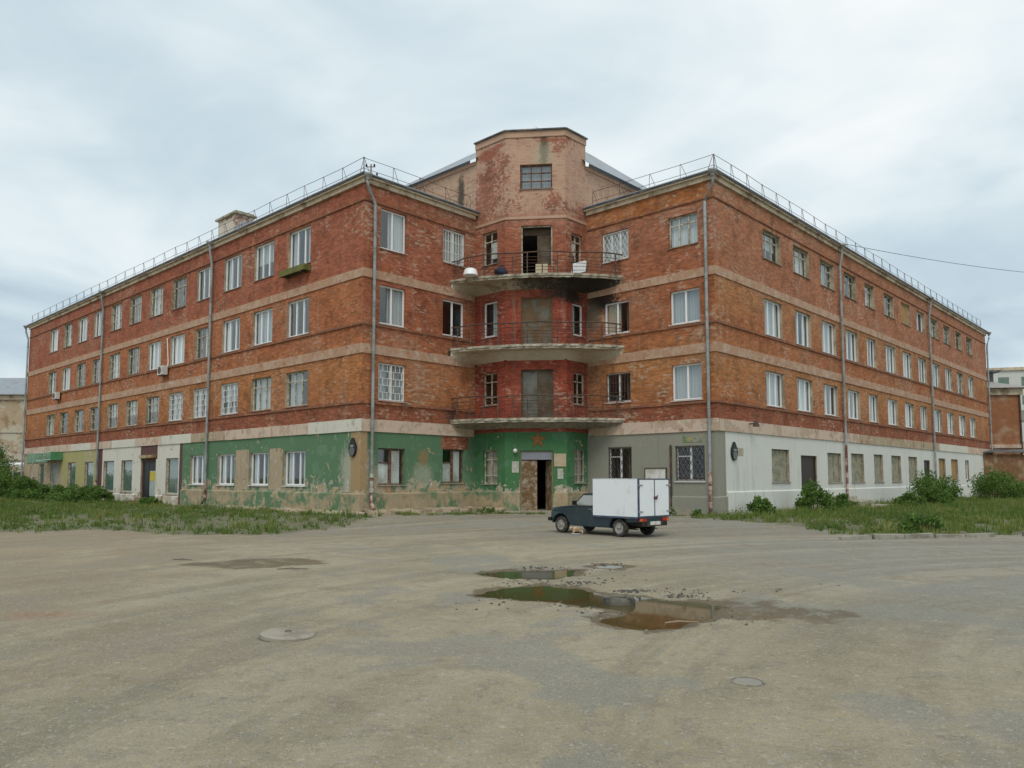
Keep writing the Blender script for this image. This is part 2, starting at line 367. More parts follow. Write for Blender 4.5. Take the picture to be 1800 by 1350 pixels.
def peel_mat(name, paint, layers, zf=(.2, 1.6, .14), spots=(), streak=.3, var=.12, rough=.85, soft=1.0):
    """paint over plaster; layers = [(colour, threshold, scale, weight of the low-wall bias)]"""
    m, nt, o = newmat(name)
    pos = nd(nt, 'ShaderNodeNewGeometry').outputs['Position']
    z = nd(nt, 'ShaderNodeSeparateXYZ', {0: pos}).outputs[2]
    n1 = noise(nt, pos, .5, 5, .6, .5); n3 = noise(nt, pos, 7, 5, .7)
    c = mix(nt, n1, tuple(x * (1 - var) for x in paint), tuple(min(1, x * (1 + var)) for x in paint))
    c = mix(nt, mapr(nt, n3, .5, .75, 0, .25), c, tuple(min(1, x * 1.5) for x in paint))
    low = mapr(nt, z, zf[1], zf[0], 0, zf[2])
    hsum = n3
    for i, (col, th, scl, wl) in enumerate(layers):
        nn = noise(nt, nd(nt, 'ShaderNodeVectorMath', {0: pos, 1: (i * 13.1, i * 7.7, i * 3.3)}, operation='ADD').outputs[0], scl, 8, .68, .3)
        k = mapr(nt, mth(nt, 'ADD', nn, mth(nt, 'MULTIPLY', low, wl)), th - .012 * soft, th + .02 * soft)
        cc = mix(nt, n3, tuple(x * .8 for x in col), tuple(min(1, x * 1.2) for x in col))
        c = mix(nt, k, c, cc); hsum = mth(nt, 'SUBTRACT', hsum, mth(nt, 'MULTIPLY', k, .9))
    sv = vscale(nt, pos, (2.2, 2.2, .22))
    c = mix(nt, mapr(nt, noise(nt, sv, 1.3, 5, .65), .55, .75, 0, streak), c, (.12, .10, .07))
    c = stain(nt, c, pos, n3, spots)
    finish(nt, o, c, rough, hsum, .5, .02, spec=.25)
    return m
# brick wings
BR_L = brick_mat('brick_left_wing', [(4.4, (.30, .095, .05)), (5.1, (.31, .10, .05)), (5.35, (.40, .15, .055)), (7.0, (.43, .175, .060)), (8.4, (.40, .135, .055)), (10.6, (.42, .15, .06)), (11.6, (.36, .115, .062)), (15, (.34, .105, .058))], wornamt=.4, speck=.35)
BR_LE = brick_mat('brick_left_end', [(4.4, (.30, .095, .05)), (5.1, (.31, .10, .05)), (5.35, (.40, .15, .055)), (7.4, (.42, .155, .06)), (8.6, (.38, .12, .055)), (11.5, (.37, .115, .058)), (15, (.36, .12, .065))], wornamt=.6, speck=.65, spots=[((-2.9, 37.85, 8.0), (.45, .4), (.03, .028, .024), .9), ((-2.6, 38.1, 7.3), (.4, .6), (.16, .10, .07), .6), ((-2.9, 37.8, 4.9), (.5, .7), (.06, .05, .04), .7)])
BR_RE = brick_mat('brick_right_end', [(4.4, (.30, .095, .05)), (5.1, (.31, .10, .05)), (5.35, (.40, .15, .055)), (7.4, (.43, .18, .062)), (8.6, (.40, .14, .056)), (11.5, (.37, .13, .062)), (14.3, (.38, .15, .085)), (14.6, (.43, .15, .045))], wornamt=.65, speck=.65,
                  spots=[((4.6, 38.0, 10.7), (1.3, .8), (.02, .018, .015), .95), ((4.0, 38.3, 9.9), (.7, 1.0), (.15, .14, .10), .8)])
BR_R = brick_mat('brick_right_wing', [(4.4, (.30, .095, .05)), (5.1, (.31, .10, .05)), (5.35, (.40, .15, .055)), (7.0, (.44, .19, .07)), (8.4, (.40, .14, .055)), (10.6, (.43, .19, .075)), (11.6, (.40, .16, .085)), (15, (.42, .175, .09))], wornamt=.5, speck=.5)
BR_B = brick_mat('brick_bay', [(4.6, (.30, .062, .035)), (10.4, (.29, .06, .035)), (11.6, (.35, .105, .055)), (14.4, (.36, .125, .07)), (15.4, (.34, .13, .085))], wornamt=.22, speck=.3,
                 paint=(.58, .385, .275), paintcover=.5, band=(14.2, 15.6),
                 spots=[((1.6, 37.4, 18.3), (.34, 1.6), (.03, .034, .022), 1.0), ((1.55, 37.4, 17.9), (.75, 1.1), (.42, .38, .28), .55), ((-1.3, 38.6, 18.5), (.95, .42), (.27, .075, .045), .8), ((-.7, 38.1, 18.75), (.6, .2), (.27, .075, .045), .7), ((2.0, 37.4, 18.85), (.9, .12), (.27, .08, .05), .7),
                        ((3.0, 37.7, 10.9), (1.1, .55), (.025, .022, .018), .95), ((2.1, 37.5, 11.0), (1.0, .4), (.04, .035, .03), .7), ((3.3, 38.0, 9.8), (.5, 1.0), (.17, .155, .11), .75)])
BR_T = brick_mat('brick_tower_side', [(14, (.40, .2, .13)), (20, (.42, .22, .14))], worn=(.50, .36, .25), wornamt=.6, speck=.3, paint=(.58, .40, .285), paintcover=.6,
                 spots=[((-2.75, 39.95, 16.9), (.35, 1.4), (.06, .06, .045), .9)])
PALE = peel_mat('pale_band', (.57, .44, .345), [((.46, .34, .25), .52, 1.0, 0), ((.33, .19, .12), .63, 1.7, 0), ((.52, .45, .37), .58, 2.4, 0)], streak=.35)
PALE2 = peel_mat('faded_band', (.46, .315, .225), [((.42, .255, .165), .49, 2.2, 0), ((.36, .18, .10), .60, 3.0, 0), ((.50, .38, .29), .60, 1.4, 0)], streak=.4)
LEDGE = peel_mat('brick_ledge', (.22, .10, .06), [((.35, .15, .07), .55, 2.0, 0)], streak=.3)
CORN = simple('cornice_plaster', (.54, .46, .34), .9, dirt=(.26, .2, .14), dirtamt=.35)
TANC = (.42, .33, .21)
GREEN = peel_mat('green_paint', (.10, .19, .105), [((.125, .225, .13), .55, .9, .3), ((.40, .37, .28), .64, 2.2, 1.0), (TANC, .645, 1.5, 1.1), ((.36, .16, .08), .69, 1.5, .7), ((.60, .58, .52), .672, 4.5, .6), ((.40, .24, .08), .672, 2.6, .1)], zf=(.7, 2.6, .15), spots=[((-7.3, 34.2, 2.2), (1.4, 1.6), (.44, .41, .33), .75), ((-5.9, 34.7, 1.6), (.8, 1.0), (.42, .36, .26), .6), ((-4.3, 36.7, 1.9), (.8, .8), (.46, .44, .36), .5), ((-4.25, 36.72, 2.75), (.42, .5), (.28, .19, .09), .8)])
PLINTHM = peel_mat('plinth_mixed', (.37, .29, .19), [((.105, .195, .105), .50, .8, 0), ((.42, .33, .21), .54, 1.6, 0), ((.33, .18, .10), .62, 1.9, 0), ((.48, .43, .34), .64, 3, 0)], streak=.4, soft=4.5)
GREEND = peel_mat('green_paint_bay', (.058, .165, .066), [((.08, .19, .10), .54, 1.2, .3), ((.40, .37, .28), .645, 2.0, .9), (TANC, .65, 1.3, .9), ((.36, .15, .075), .69, 1.2, .7), ((.60, .58, .52), .66, 4.5, .6)], zf=(.6, 2.2, .20))
TANP = peel_mat('bare_plaster', (.40, .31, .21), [((.33, .17, .10), .60, 1.2, .3), ((.10, .20, .10), .62, 1.6, .3), ((.48, .42, .32), .58, 2.2, 0)])
QUOIN = peel_mat('tan_quoin', (.36, .245, .13), [((.45, .38, .26), .58, 1.5, .6), ((.35, .17, .09), .66, 1.5, .3)])
WHITE = peel_mat('white_shop_paint', (.60, .58, .50), [((.46, .40, .31), .615, 1.5, .9), ((.30, .20, .14), .665, 1.2, .8), ((.15, .24, .13), .68, 1.4, .2)], streak=.3)
OLIVE = peel_mat('olive_paint', (.36, .34, .14), [((.42, .36, .25), .56, 1.1, .8), ((.40, .30, .20), .61, 1.6, .2)], streak=.4)
GREY = peel_mat('grey_render', (.27, .265, .215), [((.32, .29, .22), .64, .9, .8), ((.36, .2, .12), .73, 1.6, .8)], zf=(.1, .8, .12), streak=.2, var=.08)
WHITER = peel_mat('white_wall_paint', (.61, .62, .57), [((.52, .50, .44), .68, .8, 1.0), ((.42, .39, .33), .70, 1.6, 1.4)], zf=(.1, .9, .14), streak=.3, var=.08)
REV = simple('reveal_plaster', (.42, .35, .26), .9, dirt=(.25, .2, .14))
INNER = simple('inner_plaster', (.42, .40, .36), .9)
DARKRED = peel_mat('dark_wine_pier', (.11, .055, .05), [((.4, .34, .26), .66, 1.5, .3)])

# ------------------------------------------------------------------ materials: fittings
PVC = simple('white_plastic', (.80, .81, .81), .35, var=.04, spec=.5)
WOODW = simple('weathered_window_wood', (.54, .51, .42), .8, dirt=(.25, .2, .13), dscale=5)
WOODB = simple('brown_window_wood', (.10, .045, .035), .6, dirt=(.2, .12, .08), dscale=4)
SILL = simple('sill_metal', (.55, .55, .53), .5, dirt=(.3, .28, .25))
SILLC = simple('sill_concrete', (.30, .26, .21), .9)
STEELW = simple('white_painted_bar', (.75, .75, .72), .5, var=.06, dirt=(.45, .36, .28), dscale=6, dirtamt=.2)
STEELD = simple('dark_steel', (.045, .04, .038), .6, dirt=(.16, .07, .04), dscale=5)
RUST = simple('rusty_steel', (.10, .055, .04), .75, dirt=(.22, .10, .05), dscale=4)
ZINC = simple('galvanised_pipe', (.34, .37, .37), .5, metal=.3, dirt=(.22, .22, .2), spec=.4)
PIPER = simple('red_brown_pipe', (.17, .07, .055), .7, dirt=(.55, .42, .36), dscale=3, dirtamt=.35)
ROOFM = simple('roof_metal', (.30, .33, .36), .45, metal=.3, dirt=(.25, .2, .17), dscale=.8, dirtamt=.25)
ROOFD = simple('roof_edge', (.07, .075, .08), .6, dirt=(.2, .19, .17))
CONC = simple('balcony_concrete', (.44, .40, .31), .9, dirt=(.19, .165, .12), dscale=2.4, dirtamt=.4, bump=.5)
CONCS = simple('balcony_soffit', (.50, .44, .33), .9, dirt=(.30, .26, .19), dscale=1.2, dirtamt=.2)
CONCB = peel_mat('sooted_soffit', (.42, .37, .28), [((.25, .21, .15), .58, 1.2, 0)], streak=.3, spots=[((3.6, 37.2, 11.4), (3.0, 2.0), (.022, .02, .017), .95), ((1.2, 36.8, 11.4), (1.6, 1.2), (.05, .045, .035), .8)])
CONCR = simple('rough_concrete', (.33, .30, .24), .95, dirt=(.2, .17, .13), dscale=3, bump=.6)
STEP = simple('step_concrete', (.38, .35, .27), .95, dirt=(.25, .22, .16), dscale=2.5, bump=.5)
BLACK = simple('black_plate', (.018, .02, .022), .45)
CURT = [simple('curtain_%d' % i, c, .9, var=.08, scale=1) for i, c in enumerate(((.66, .68, .69), (.52, .54, .54), (.38, .41, .43), (.38, .30, .42), (.50, .42, .33)))]
BOARDW = simple('white_board', (.66, .66, .62), .7, dirt=(.45, .42, .36))
BOARDG = simple('greenish_plank', (.17, .195, .135), .85, dirt=(.33, .30, .22), dscale=3, dirtamt=.5)
GFRAME = simple('dark_green_frame', (.13, .15, .115), .8, dirt=(.3, .28, .22), dscale=4)
BOARDO = simple('orange_board', (.40, .23, .08), .85, dirt=(.3, .2, .1))
SHOPG = simple('green_shop_blind', (.08, .18, .14), .6, dirt=(.16, .20, .17), dscale=1.5, dirtamt=.5)
DOORB = simple('dark_brown_door', (.045, .032, .026), .55, var=.15)
DOORR = simple('rusted_brown_door', (.15, .085, .035), .7, dirt=(.36, .30, .23), dscale=4.2, dirtamt=.34)
DOORG = simple('grey_brown_door', (.14, .088, .045), .8, var=.35, dirt=(.145, .15, .125), dscale=1.9, dirtamt=.33)
DOORW = simple('old_wood_door', (.085, .058, .034), .8, dirt=(.12, .10, .075), dscale=2)
GREYP = simple('grey_transom', (.25, .26, .29), .7)
STARM = simple('rust_star', (.28, .14, .04), .85, dirt=(.16, .08, .035), dscale=6)
def glass_mat():
    m, nt, o = newmat('window_glass')
    pos = nd(nt, 'ShaderNodeNewGeometry').outputs['Position']
    t = nd(nt, 'ShaderNodeBsdfTransparent', {'Color': (.95, .97, .97)})
    b = nd(nt, 'ShaderNodeBump', {'Strength': .08, 'Distance': .02, 'Height': noise(nt, pos, 1.4, 2)})
    g = nd(nt, 'ShaderNodeBsdfGlossy', {'Color': (.85, .9, .92), 'Roughness': .03, 'Normal': b.outputs[0]})
    f = nd(nt, 'ShaderNodeFresnel', {'IOR': 1.7, 'Normal': b.outputs[0]})
    bf = nd(nt, 'ShaderNodeNewGeometry').outputs['Backfacing']
    k = mth(nt, 'MULTIPLY', mth(nt, 'ADD', f.outputs[0], .05, clamp=True), mth(nt, 'SUBTRACT', 1.0, bf))
    x = nd(nt, 'ShaderNodeMixShader', {0: k, 1: t.outputs[0], 2: g.outputs[0]})
    nt.links.new(x.outputs[0], o.inputs[0]); return m
GLASS = glass_mat()

# ------------------------------------------------------------------ the house: plan
dL = np.array((-.7295, .6840)); dR = np.array((.6840, .7295))
dL /= np.linalg.norm(dL); dR /= np.linalg.norm(dR)
A = np.array((-6.732, 34.071)); B = np.array((9.07, 33.70))
LEN_L, LEN_R, NL, NR = 51.0, 52.6, 7.05, 7.2
Lc = A + NL * dR; Rc = B + NR * dL
M1 = Lc - 2.15 * dL; M2 = Rc - 1.65 * dR
BASE = .10; EAVE = 15.5
class Fac:
    def __init__(s, p0, p1):
        s.O = np.array(p0); d = np.array(p1) - s.O; s.len = float(np.linalg.norm(d)); s.e = d / s.len
        s.n = np.array((s.e[1], -s.e[0])); s.rot = math.atan2(s.e[1], s.e[0])
    def pt(s, u, z, out=0.0):
        q = s.O + s.e * u + s.n * out; return (q[0], q[1], z)
FL = Fac(A + LEN_L * dL, A); FLE = Fac(A, Lc); FB1 = Fac(Lc, M1); FB2 = Fac(M1, M2); FB3 = Fac(M2, Rc); FRE = Fac(Rc, B); FR = Fac(B, B + LEN_R * dR)
house = empty('brick_apartment_house', (1.2, 38.0, .1))
tag(house, 'long four-storey red brick corner building with curved balconies in its notch', 'building')
HP = -house.location
def hpart(name, mb, mats, smooth=False, fix=False, parent=None):
    me = mb.mesh(name, mats, smooth, fix)
    return link(name, me, parent or house, HP if parent is None else (0, 0, 0))
def fbox(mb, f, u0, u1, o0, o1, z0, z1, mi=0):
    P = [f.pt(u0, z0, o1), f.pt(u1, z0, o1), f.pt(u1, z0, o0), f.pt(u0, z0, o0), f.pt(u0, z1, o1), f.pt(u1, z1, o1), f.pt(u1, z1, o0), f.pt(u0, z1, o0)]
    mb.hexa(P, mi)
def wall(f, z0, z1, opens, mats, matfn, ub=(), zb=(), name='wall', u0=0.0, u1=None, rev=.3, revm=None):
    u1 = f.len if u1 is None else u1
    U = sorted(set([round(x, 4) for x in [u0, u1] + [q for o in opens for q in o[:2]] + list(ub) if u0 <= x <= u1]))
    Z = sorted(set([round(x, 4) for x in [z0, z1] + [q for o in opens for q in o[2:4]] + list(zb) if z0 <= x <= z1]))
    mb = MB()
    for i in range(len(U) - 1):
        for j in range(len(Z) - 1):
            uc, zc = (U[i] + U[i + 1]) / 2, (Z[j] + Z[j + 1]) / 2
            if any(o[0] < uc < o[1] and o[2] < zc < o[3] for o in opens): continue
            a, b, c, d = U[i], U[i + 1], Z[j], Z[j + 1]
            mb.quad([f.pt(a, c), f.pt(b, c), f.pt(b, d), f.pt(a, d)], matfn(uc, zc), [(a, c), (b, c), (b, d), (a, d)])
    k = revm if revm is not None else None
    for o in opens:
        a, b, c, d = o[:4]
        if not (z0 <= c and d <= z1 and u0 <= a and b <= u1): continue
        mi = k if k is not None else matfn((a + b) / 2, (c + d) / 2)
        for p, q in (((a, c), (b, c)), ((b, c), (b, d)), ((b, d), (a, d)), ((a, d), (a, c))):
            pts = [f.pt(p[0], p[1], 0), f.pt(p[0], p[1], -rev), f.pt(q[0], q[1], -rev), f.pt(q[0], q[1], 0)]
            mb.quad(pts[::-1], mi, [(p[0], p[1]), (p[0] + .3, p[1]), (q[0] + .3, q[1]), (q[0], q[1])][::-1])
    return hpart(name, mb, mats)
FZ = {4: (12.45, 14.35), 3: (8.9, 10.72), 2: (5.35, 7.08), 1: (1.48, 3.15)}

# ------------------------------------------------------------------ windows
WM = {}
def bars(kind, w_, h_):
    key = ('grille', kind, round(w_, 2), round(h_, 2))
    if key in WM: return WM[key]
    mb = MB(); t = .011
    if kind == 'lattice':
        n = 4; xs = [w_ * i / n for i in range(n + 1)]
        rows = max(4, int(h_ / .28))
        for x in (0, w_ / 2, w_): mb.box(x - .018, x + .018, -.012, .012, 0, h_)
        for j in range(rows + 1): mb.box(0, w_, -.014, .014, h_ * j / rows - t, h_ * j / rows + t)
        for i in range(n):
            for j in range(rows):
                x = xs[i] + w_ / n * (.35 if (i + j) % 2 else .65)
                mb.box(x - t, x + t, -.01, .01, h_ * j / rows, h_ * (j + 1) / rows)
    elif kind == 'bars':
        n = max(6, int(w_ / .16))
        for i in range(n + 1): mb.box(w_ * i / n - t, w_ * i / n + t, -.012, .012, 0, h_)
        for z in (.02, h_ * .33, h_ * .66, h_ - .02): mb.box(0, w_, -.016, .016, z - t, z + t)
    else:
        s = .24; t = .008
        for sgn in (1, -1):
            for i in range(-int(h_ / s) - 2, int(w_ / s) + int(h_ / s) + 3):
                x0 = i * s
                # line x = x0 + sgn*z clipped to the opening
                pts = []
                for zt in np.linspace(0, h_, 40):
                    x = x0 + sgn * zt * .6
                    if 0 <= x <= w_: pts.append((x, zt))
                if len(pts) > 2:
                    (xa, za), (xb, zb) = pts[0], pts[-1]
                    mb.hexa([(xa - t, -.012, za), (xa + t, -.012, za), (xa + t, .012, za), (xa - t, .012, za), (xb - t, -.012, zb), (xb + t, -.012, zb), (xb + t, .012, zb), (xb - t, .012, zb)])
        for x in (0, w_): mb.box(x - .015, x + .015, -.014, .014, 0, h_)
        for z in (0, h_): mb.box(0, w_, -.016, .016, z - .015, z + .015)
    WM[key] = mb; return mb
MC = {}
def cmesh(key, fn, mats, **kw):
    if key not in MC: MC[key] = fn().mesh(key[0], mats, **kw)
    return MC[key]
def layout(kind, w_, h_):
    """frame bars and pane rectangles (x0,x1,z0,z1)"""
    old = kind.startswith('wood') or kind == 'brown'
    t = .06 if old else .075
    fr = [(0, t, 0, h_), (w_ - t, w_, 0, h_), (t, w_ - t, 0, t), (t, w_ - t, h_ - t, h_)]; panes = []
    def split(n, m=.07, rows=(), rowcols=None):
        xs = [t]; W = (w_ - 2 * t - (n - 1) * m) / n
        for i in range(n):
            a = t + i * (W + m); b = a + W
            if i: fr.append((a - m, a, t, h_ - t))
            zs = [t]; rr = rows if rowcols is None or i in rowcols else ()
            for z in rr: fr.append((a, b, h_ * z - .025, h_ * z + .025)); zs += [h_ * z - .025, h_ * z + .025]
            zs.append(h_ - t)
            for j in range(0, len(zs), 2): panes.append((a, b, zs[j], zs[j + 1]))
    if kind == 'pvc1' or kind == 'shop': split(1)
    elif kind == 'pvc2': split(2, .09)
    elif kind == 'pvc3': split(3, .085)
    elif kind == 'pvct': split(2, .09, (.70,), (0,))
    elif kind == 'wood3': split(3, .06, (.72,))
    elif kind == 'wood3b': split(3, .055, (.36, .7), (0, 2))
    elif kind == 'wood2': split(2, .055, (.72,))
    elif kind == 'wood2n': split(2, .045, (.25, .72))
    elif kind == 'tower': split(3, .05, (.34, .67))
    elif kind == 'brown': split(2, .16, (.6,), (0,))
    return fr, panes
def curtain_mesh(kind, w_, h_):
    mb = MB()
    def sheet(x0, x1, z0, z1, amp=.025):
        n = max(4, int((x1 - x0) / .05)); prev = None
        for i in range(n + 1):
            x = x0 + (x1 - x0) * i / n; y = amp * math.sin(i * 1.9 + x * 3)
            if prev: mb.quad([(prev[0], prev[1], z0), (x, y, z0), (x, y, z1), (prev[0], prev[1], z1)])
            prev = (x, y)
    if kind == 'full': sheet(.02, w_ - .02, .0, h_)
    elif kind == 'sides': sheet(.02, w_ * .3, 0, h_); sheet(w_ * .72, w_ - .02, 0, h_)
    elif kind == 'left': sheet(.02, w_ * .55, 0, h_)
    elif kind == 'right': sheet(w_ * .42, w_ - .02, 0, h_)
    elif kind == 'top': sheet(.02, w_ - .02, h_ * .45, h_, .008)
    return mb
def window(f, u0, u1, z0, z1, kind, cur=None, cm=0, grille=None, gm=None, sill=None, rec=.13):
    w_, h_ = round(u1 - u0, 3), round(z1 - z0, 3)
    fm = {'w': WOODW, 'b': WOODB, 't': RUST}.get(kind[0], PVC)
    if kind == 'shop': fm = WOODW
    fr, panes = layout(kind, w_, h_)
    def mk():
        mb = MB()
        for (a, b, c, d) in fr: mb.box(a, b, 0, .07, c, d)
        return mb
    P = f.pt(u0, z0, -rec)
    wo = link('window', cmesh(('window', kind, w_, h_), mk, fm), house, Vector(P) + HP, f.rot)
    for i, (a, b, c, d) in enumerate(panes):
        def mp():
            mb = MB(); mb.box(0, b - a, 0, .006, 0, d - c); return mb
        bl = None
        link('pane', cmesh(('pane', round(b - a, 3), round(d - c, 3)), mp, GLASS), wo, (a, .03, c))
    if cur:
        link('curtain', cmesh(('curtain', cur, w_, h_, cm), lambda: curtain_mesh(cur, w_, h_), CURT[cm]), wo, (0, .16, 0))
    if sill:
        def ms():
            mb = MB(); mb.hexa([(-.05, -rec - .07, -.05), (w_ + .05, -rec - .07, -.05), (w_ + .05, .0, -.035), (-.05, .0, -.035), (-.05, -rec - .07, -.03), (w_ + .05, -rec - .07, -.03), (w_ + .05, 0.0, -.004), (-.05, 0.0, -.004)]); return mb
        link('sill', cmesh(('sill', w_, sill.name), ms, sill), wo)
    if grille:
        link('grille', cmesh(('grille', grille, w_, h_, gm.name), lambda: bars(grille, w_ - .1, h_ - .1), gm), wo, (.05, -.06, .05))
    return wo
def boarded(f, u0, u1, z0, z1, mat, n=4, rec=.14, frame=WOODW, sill=SILLC, name='boarded_window'):
    w_, h_ = round(u1 - u0, 3), round(z1 - z0, 3)
    def mk():
        mb = MB(); t = .05
        for (a, b, c, d) in ((0, t, 0, h_), (w_ - t, w_, 0, h_), (t, w_ - t, 0, t), (t, w_ - t, h_ - t, h_)): mb.box(a, b, -.02, .06, c, d)
        return mb
    wo = link('window', cmesh(('bw', w_, h_, frame.name), mk, frame), house, Vector(f.pt(u0, z0, -rec)) + HP, f.rot)
    pw = (w_ - .1) / n
    for i in range(n):
        def mp():
            mb = MB(); mb.box(.004, pw - .004, 0, .03, 0, h_ - .1); return mb
        link('plank', cmesh(('plank', round(pw, 3), h_, mat.name), mp, mat), wo, (.05 + i * pw, .008 * ((i * 7) % 3), .05))
    if sill:
        def ms():
            mb = MB(); mb.box(-.05, w_ + .05, -rec - .06, -.021, -.06, -.004); return mb
        link('sill', cmesh(('sillb', w_, sill.name), ms, sill), wo)
    return wo
rv = random.Random(3)
def auto_cur():
    return rv.choice(['full', 'full', 'full', 'sides', 'sides', 'left', 'right', 'top', None]), rv.choice([0, 0, 1, 1, 2])

# ------------------------------------------------------------------ left wing, street side
OL = []; NEARDOOR = []
for i in range(12):
    t0 = 4.45 + 3.5 * i
    for fl in (4, 3, 2): OL.append((LEN_L - t0 - 2.05, LEN_L - t0, *FZ[fl], fl, i))
KL = {4: ['pvc3', 'pvc3', 'pvc3', 'pvc3', 'wood3', 'wood3', 'wood3', 'wood3b', 'pvc3', 'pvc3', 'wood3', 'pvc3'],
      3: ['pvc3', 'pvc3', 'pvc3', 'wood3', 'pvc3', 'pvc3', 'wood3', 'wood3b', 'wood3b', 'wood3', 'pvc3', 'wood2'],
      2: ['wood3', 'wood3', 'pvc3', 'pvc3', 'pvc3', 'wood3', 'wood3', 'wood3', 'wood3b', 'wood3b', 'wood3b', 'wood2']}
OG = []   # ground floor: (t0, t1, z0, z1, type)
for i, t0 in enumerate((4.5, 7.98, 11.62, 15.12)): OG.append((t0, t0 + 1.98, 1.42, 3.12, 'g%d' % i))
OG += [(18.75, 20.55, .80, 3.02, 'shop'), (22.1, 24.5, .36, 3.0, 'shopdoor'), (25.95, 27.9, .85, 3.0, 'shop'), (29.25, 31.3, .85, 3.0, 'shop'),
       (33.3, 35.2, .85, 3.0, 'shop'), (37.2, 39.0, .85, 3.0, 'shopg'), (41.5, 43.3, .75, 3.0, 'porch'), (45.0, 46.6, .95, 3.0, 'shopg')]
OGu = [(LEN_L - o[1], LEN_L - o[0], o[2], o[3]) for o in OG]
mats_L = [BR_L, GREEN, TANP, WHITE, OLIVE, QUOIN, REV, DARKRED, BR_LE]
def mf_L(u, z):
    t = LEN_L - u
    if z > 4.0: return 0
    if t < .75 and z > 1.08: return 5
    if z < 1.08 and t < 18.2: return 2 if t > .75 else 5
    if t < 18.2:
        if 2.9 < t and 1.2 < z < 3.3 and (6.6 < t < 7.9 or 10.05 < t < 11.5): return 2
        return 1
    if t < 18.62: return 7
    if 24.6 > t > 21.9 and z > 3.0: return 7
    if t < 31.55: return 3
    if t < 32.4: return 7
    if t < 40.6: return 4
    return 2
wall(FL, BASE, EAVE, [o[:4] for o in OL] + OGu, mats_L, mf_L,
     ub=[LEN_L - x for x in (.75, 18.2, 18.62, 31.55, 32.4, 40.6, 6.6, 7.9, 10.05, 11.5, 21.9, 24.6)], zb=(1.08, 1.2, 3.3, 4.0), revm=6)
for (u0, u1, z0, z1, fl, i) in OL:
    k = KL[fl][i]; c, cm = auto_cur()
    g = 'lattice' if fl == 2 and i in (2, 3, 4) else None
    if fl == 3 and i == 8: c, cm = 'full', 3
    window(FL, u0, u1, z0, z1, k, c, cm, g, STEELW, SILL if k[0] == 'p' else SILLC)
for o, u in zip(OG, OGu):
    k = o[4]
    if k[0] == 'g': window(FL, *u, 'pvc3', 'sides', 1, sill=PVC)
    elif k in ('shop', 'shopg'):
        wo = window(FL, *u, 'shop', sill=SILLC, rec=.1)
        mb = MB(); mb.box(.06, u[1] - u[0] - .06, 0, .02, .06, u[3] - u[2] - .06); link('blind', mb.mesh('blind', SHOPG), wo, (0, .1, 0))
# plinth, stepping out
def plinth(f, u0, u1, z1, mat, out=.07, z0=None):
    mb = MB(); z0 = BASE - .25 if z0 is None else z0
    P = [f.pt(u0, z0, out), f.pt(u1, z0, out), f.pt(u1, z0, .002), f.pt(u0, z0, .002), f.pt(u0, z1 - .06, out), f.pt(u1, z1 - .06, out), f.pt(u1, z1, .002), f.pt(u0, z1, .002)]
    mb.hexa(P); return hpart('plinth', mb, mat)
plinth(FL, LEN_L - 18.2, LEN_L + .07, 1.12, PLINTHM)
plinth(FL, LEN_L - 21.9, LEN_L - 18.65, .72, WHITE)
plinth(FL, LEN_L - 31.5, LEN_L - 24.7, .72, WHITE)
plinth(FL, LEN_L - 40.6, LEN_L - 32.45, .72, TANP)
# shop door and its frame
def door(f, u0, u1, z0, z1, mat, rec=.16, leaves=1, leafmats=None, frame=None, ft=.07, name='door'):
    w_, h_ = u1 - u0, z1 - z0
    mb = MB()
    for (a, b, c, d) in ((0, ft, 0, h_), (w_ - ft, w_, 0, h_), (ft, w_ - ft, h_ - ft, h_)): mb.box(a, b, -.03, .07, c, d)
    do = link(name, mb.mesh('door', frame or mat), house, Vector(f.pt(u0, z0, -rec)) + HP, f.rot)
    return do, w_, h_
def leaf(do, x0, x1, z0, z1, mat, y=.02, rot=0, pivot='l', panels=0, pmat=None):
    mb = MB(); W = x1 - x0
    if pivot == 'l': mb.box(0, W, 0, .045, z0, z1)
    else: mb.box(-W, 0, 0, .045, z0, z1)
    lo = link('door_leaf', mb.mesh('door_leaf', mat), do, (x0 if pivot == 'l' else x1, y, 0), rot)
    s = 0 if pivot == 'l' else -W
    for k in range(panels):
        hh = (z1 - z0) / panels
        mp = MB(); mp.box(s + W * .14, s + W * .86, -.012, 0.0, z0 + hh * k + hh * .12, z0 + hh * (k + 1) - hh * .12)
        link('door_panel', mp.mesh('door_panel', pmat or mat), lo)
    return lo
o = OGu[5]; do, w_, h_ = door(FL, o[0], o[1], .36, 3.0, DARKRED, rec=.12, ft=.16)
for x0, x1 in ((.16, w_ * .42),): leaf(do, x0, x1, .0, h_ - .16, BLACK)
lf = leaf(do, w_ * .42, w_ - .16, 0, h_ - .16, BLACK, y=.03)
mb = MB(); mb.box(.16, w_ * .58 - .32, -.012, 0, .25, h_ - .75); link('door_glass', mb.mesh('door_glass', simple('door_glass_pale', (.33, .38, .36), .3)), lf)
mb = MB(); mb.box(.2, w_ * .58 - .36, -.022, -.013, 1.25, 1.85); link('yellow_notice', mb.mesh('yellow_notice', simple('yellow_paper', (.5, .4, .05), .7)), lf)
mb = MB(); fbox(mb, FL, LEN_L - 24.6, LEN_L - 22.0, .0, .75, .12, .33); fbox(mb, FL, LEN_L - 24.4, LEN_L - 22.2, .76, 1.1, .1, .22)
hpart('door_step', mb, simple('brick_step', (.25, .15, .10), .9))
mb = MB(); fbox(mb, FL, LEN_L - 24.55, LEN_L - 22.05, .003, .14, 3.08, 3.28); hpart('door_hood', mb, simple('yellowed_hood', (.42, .34, .20), .9, dirt=(.2, .12, .06)))
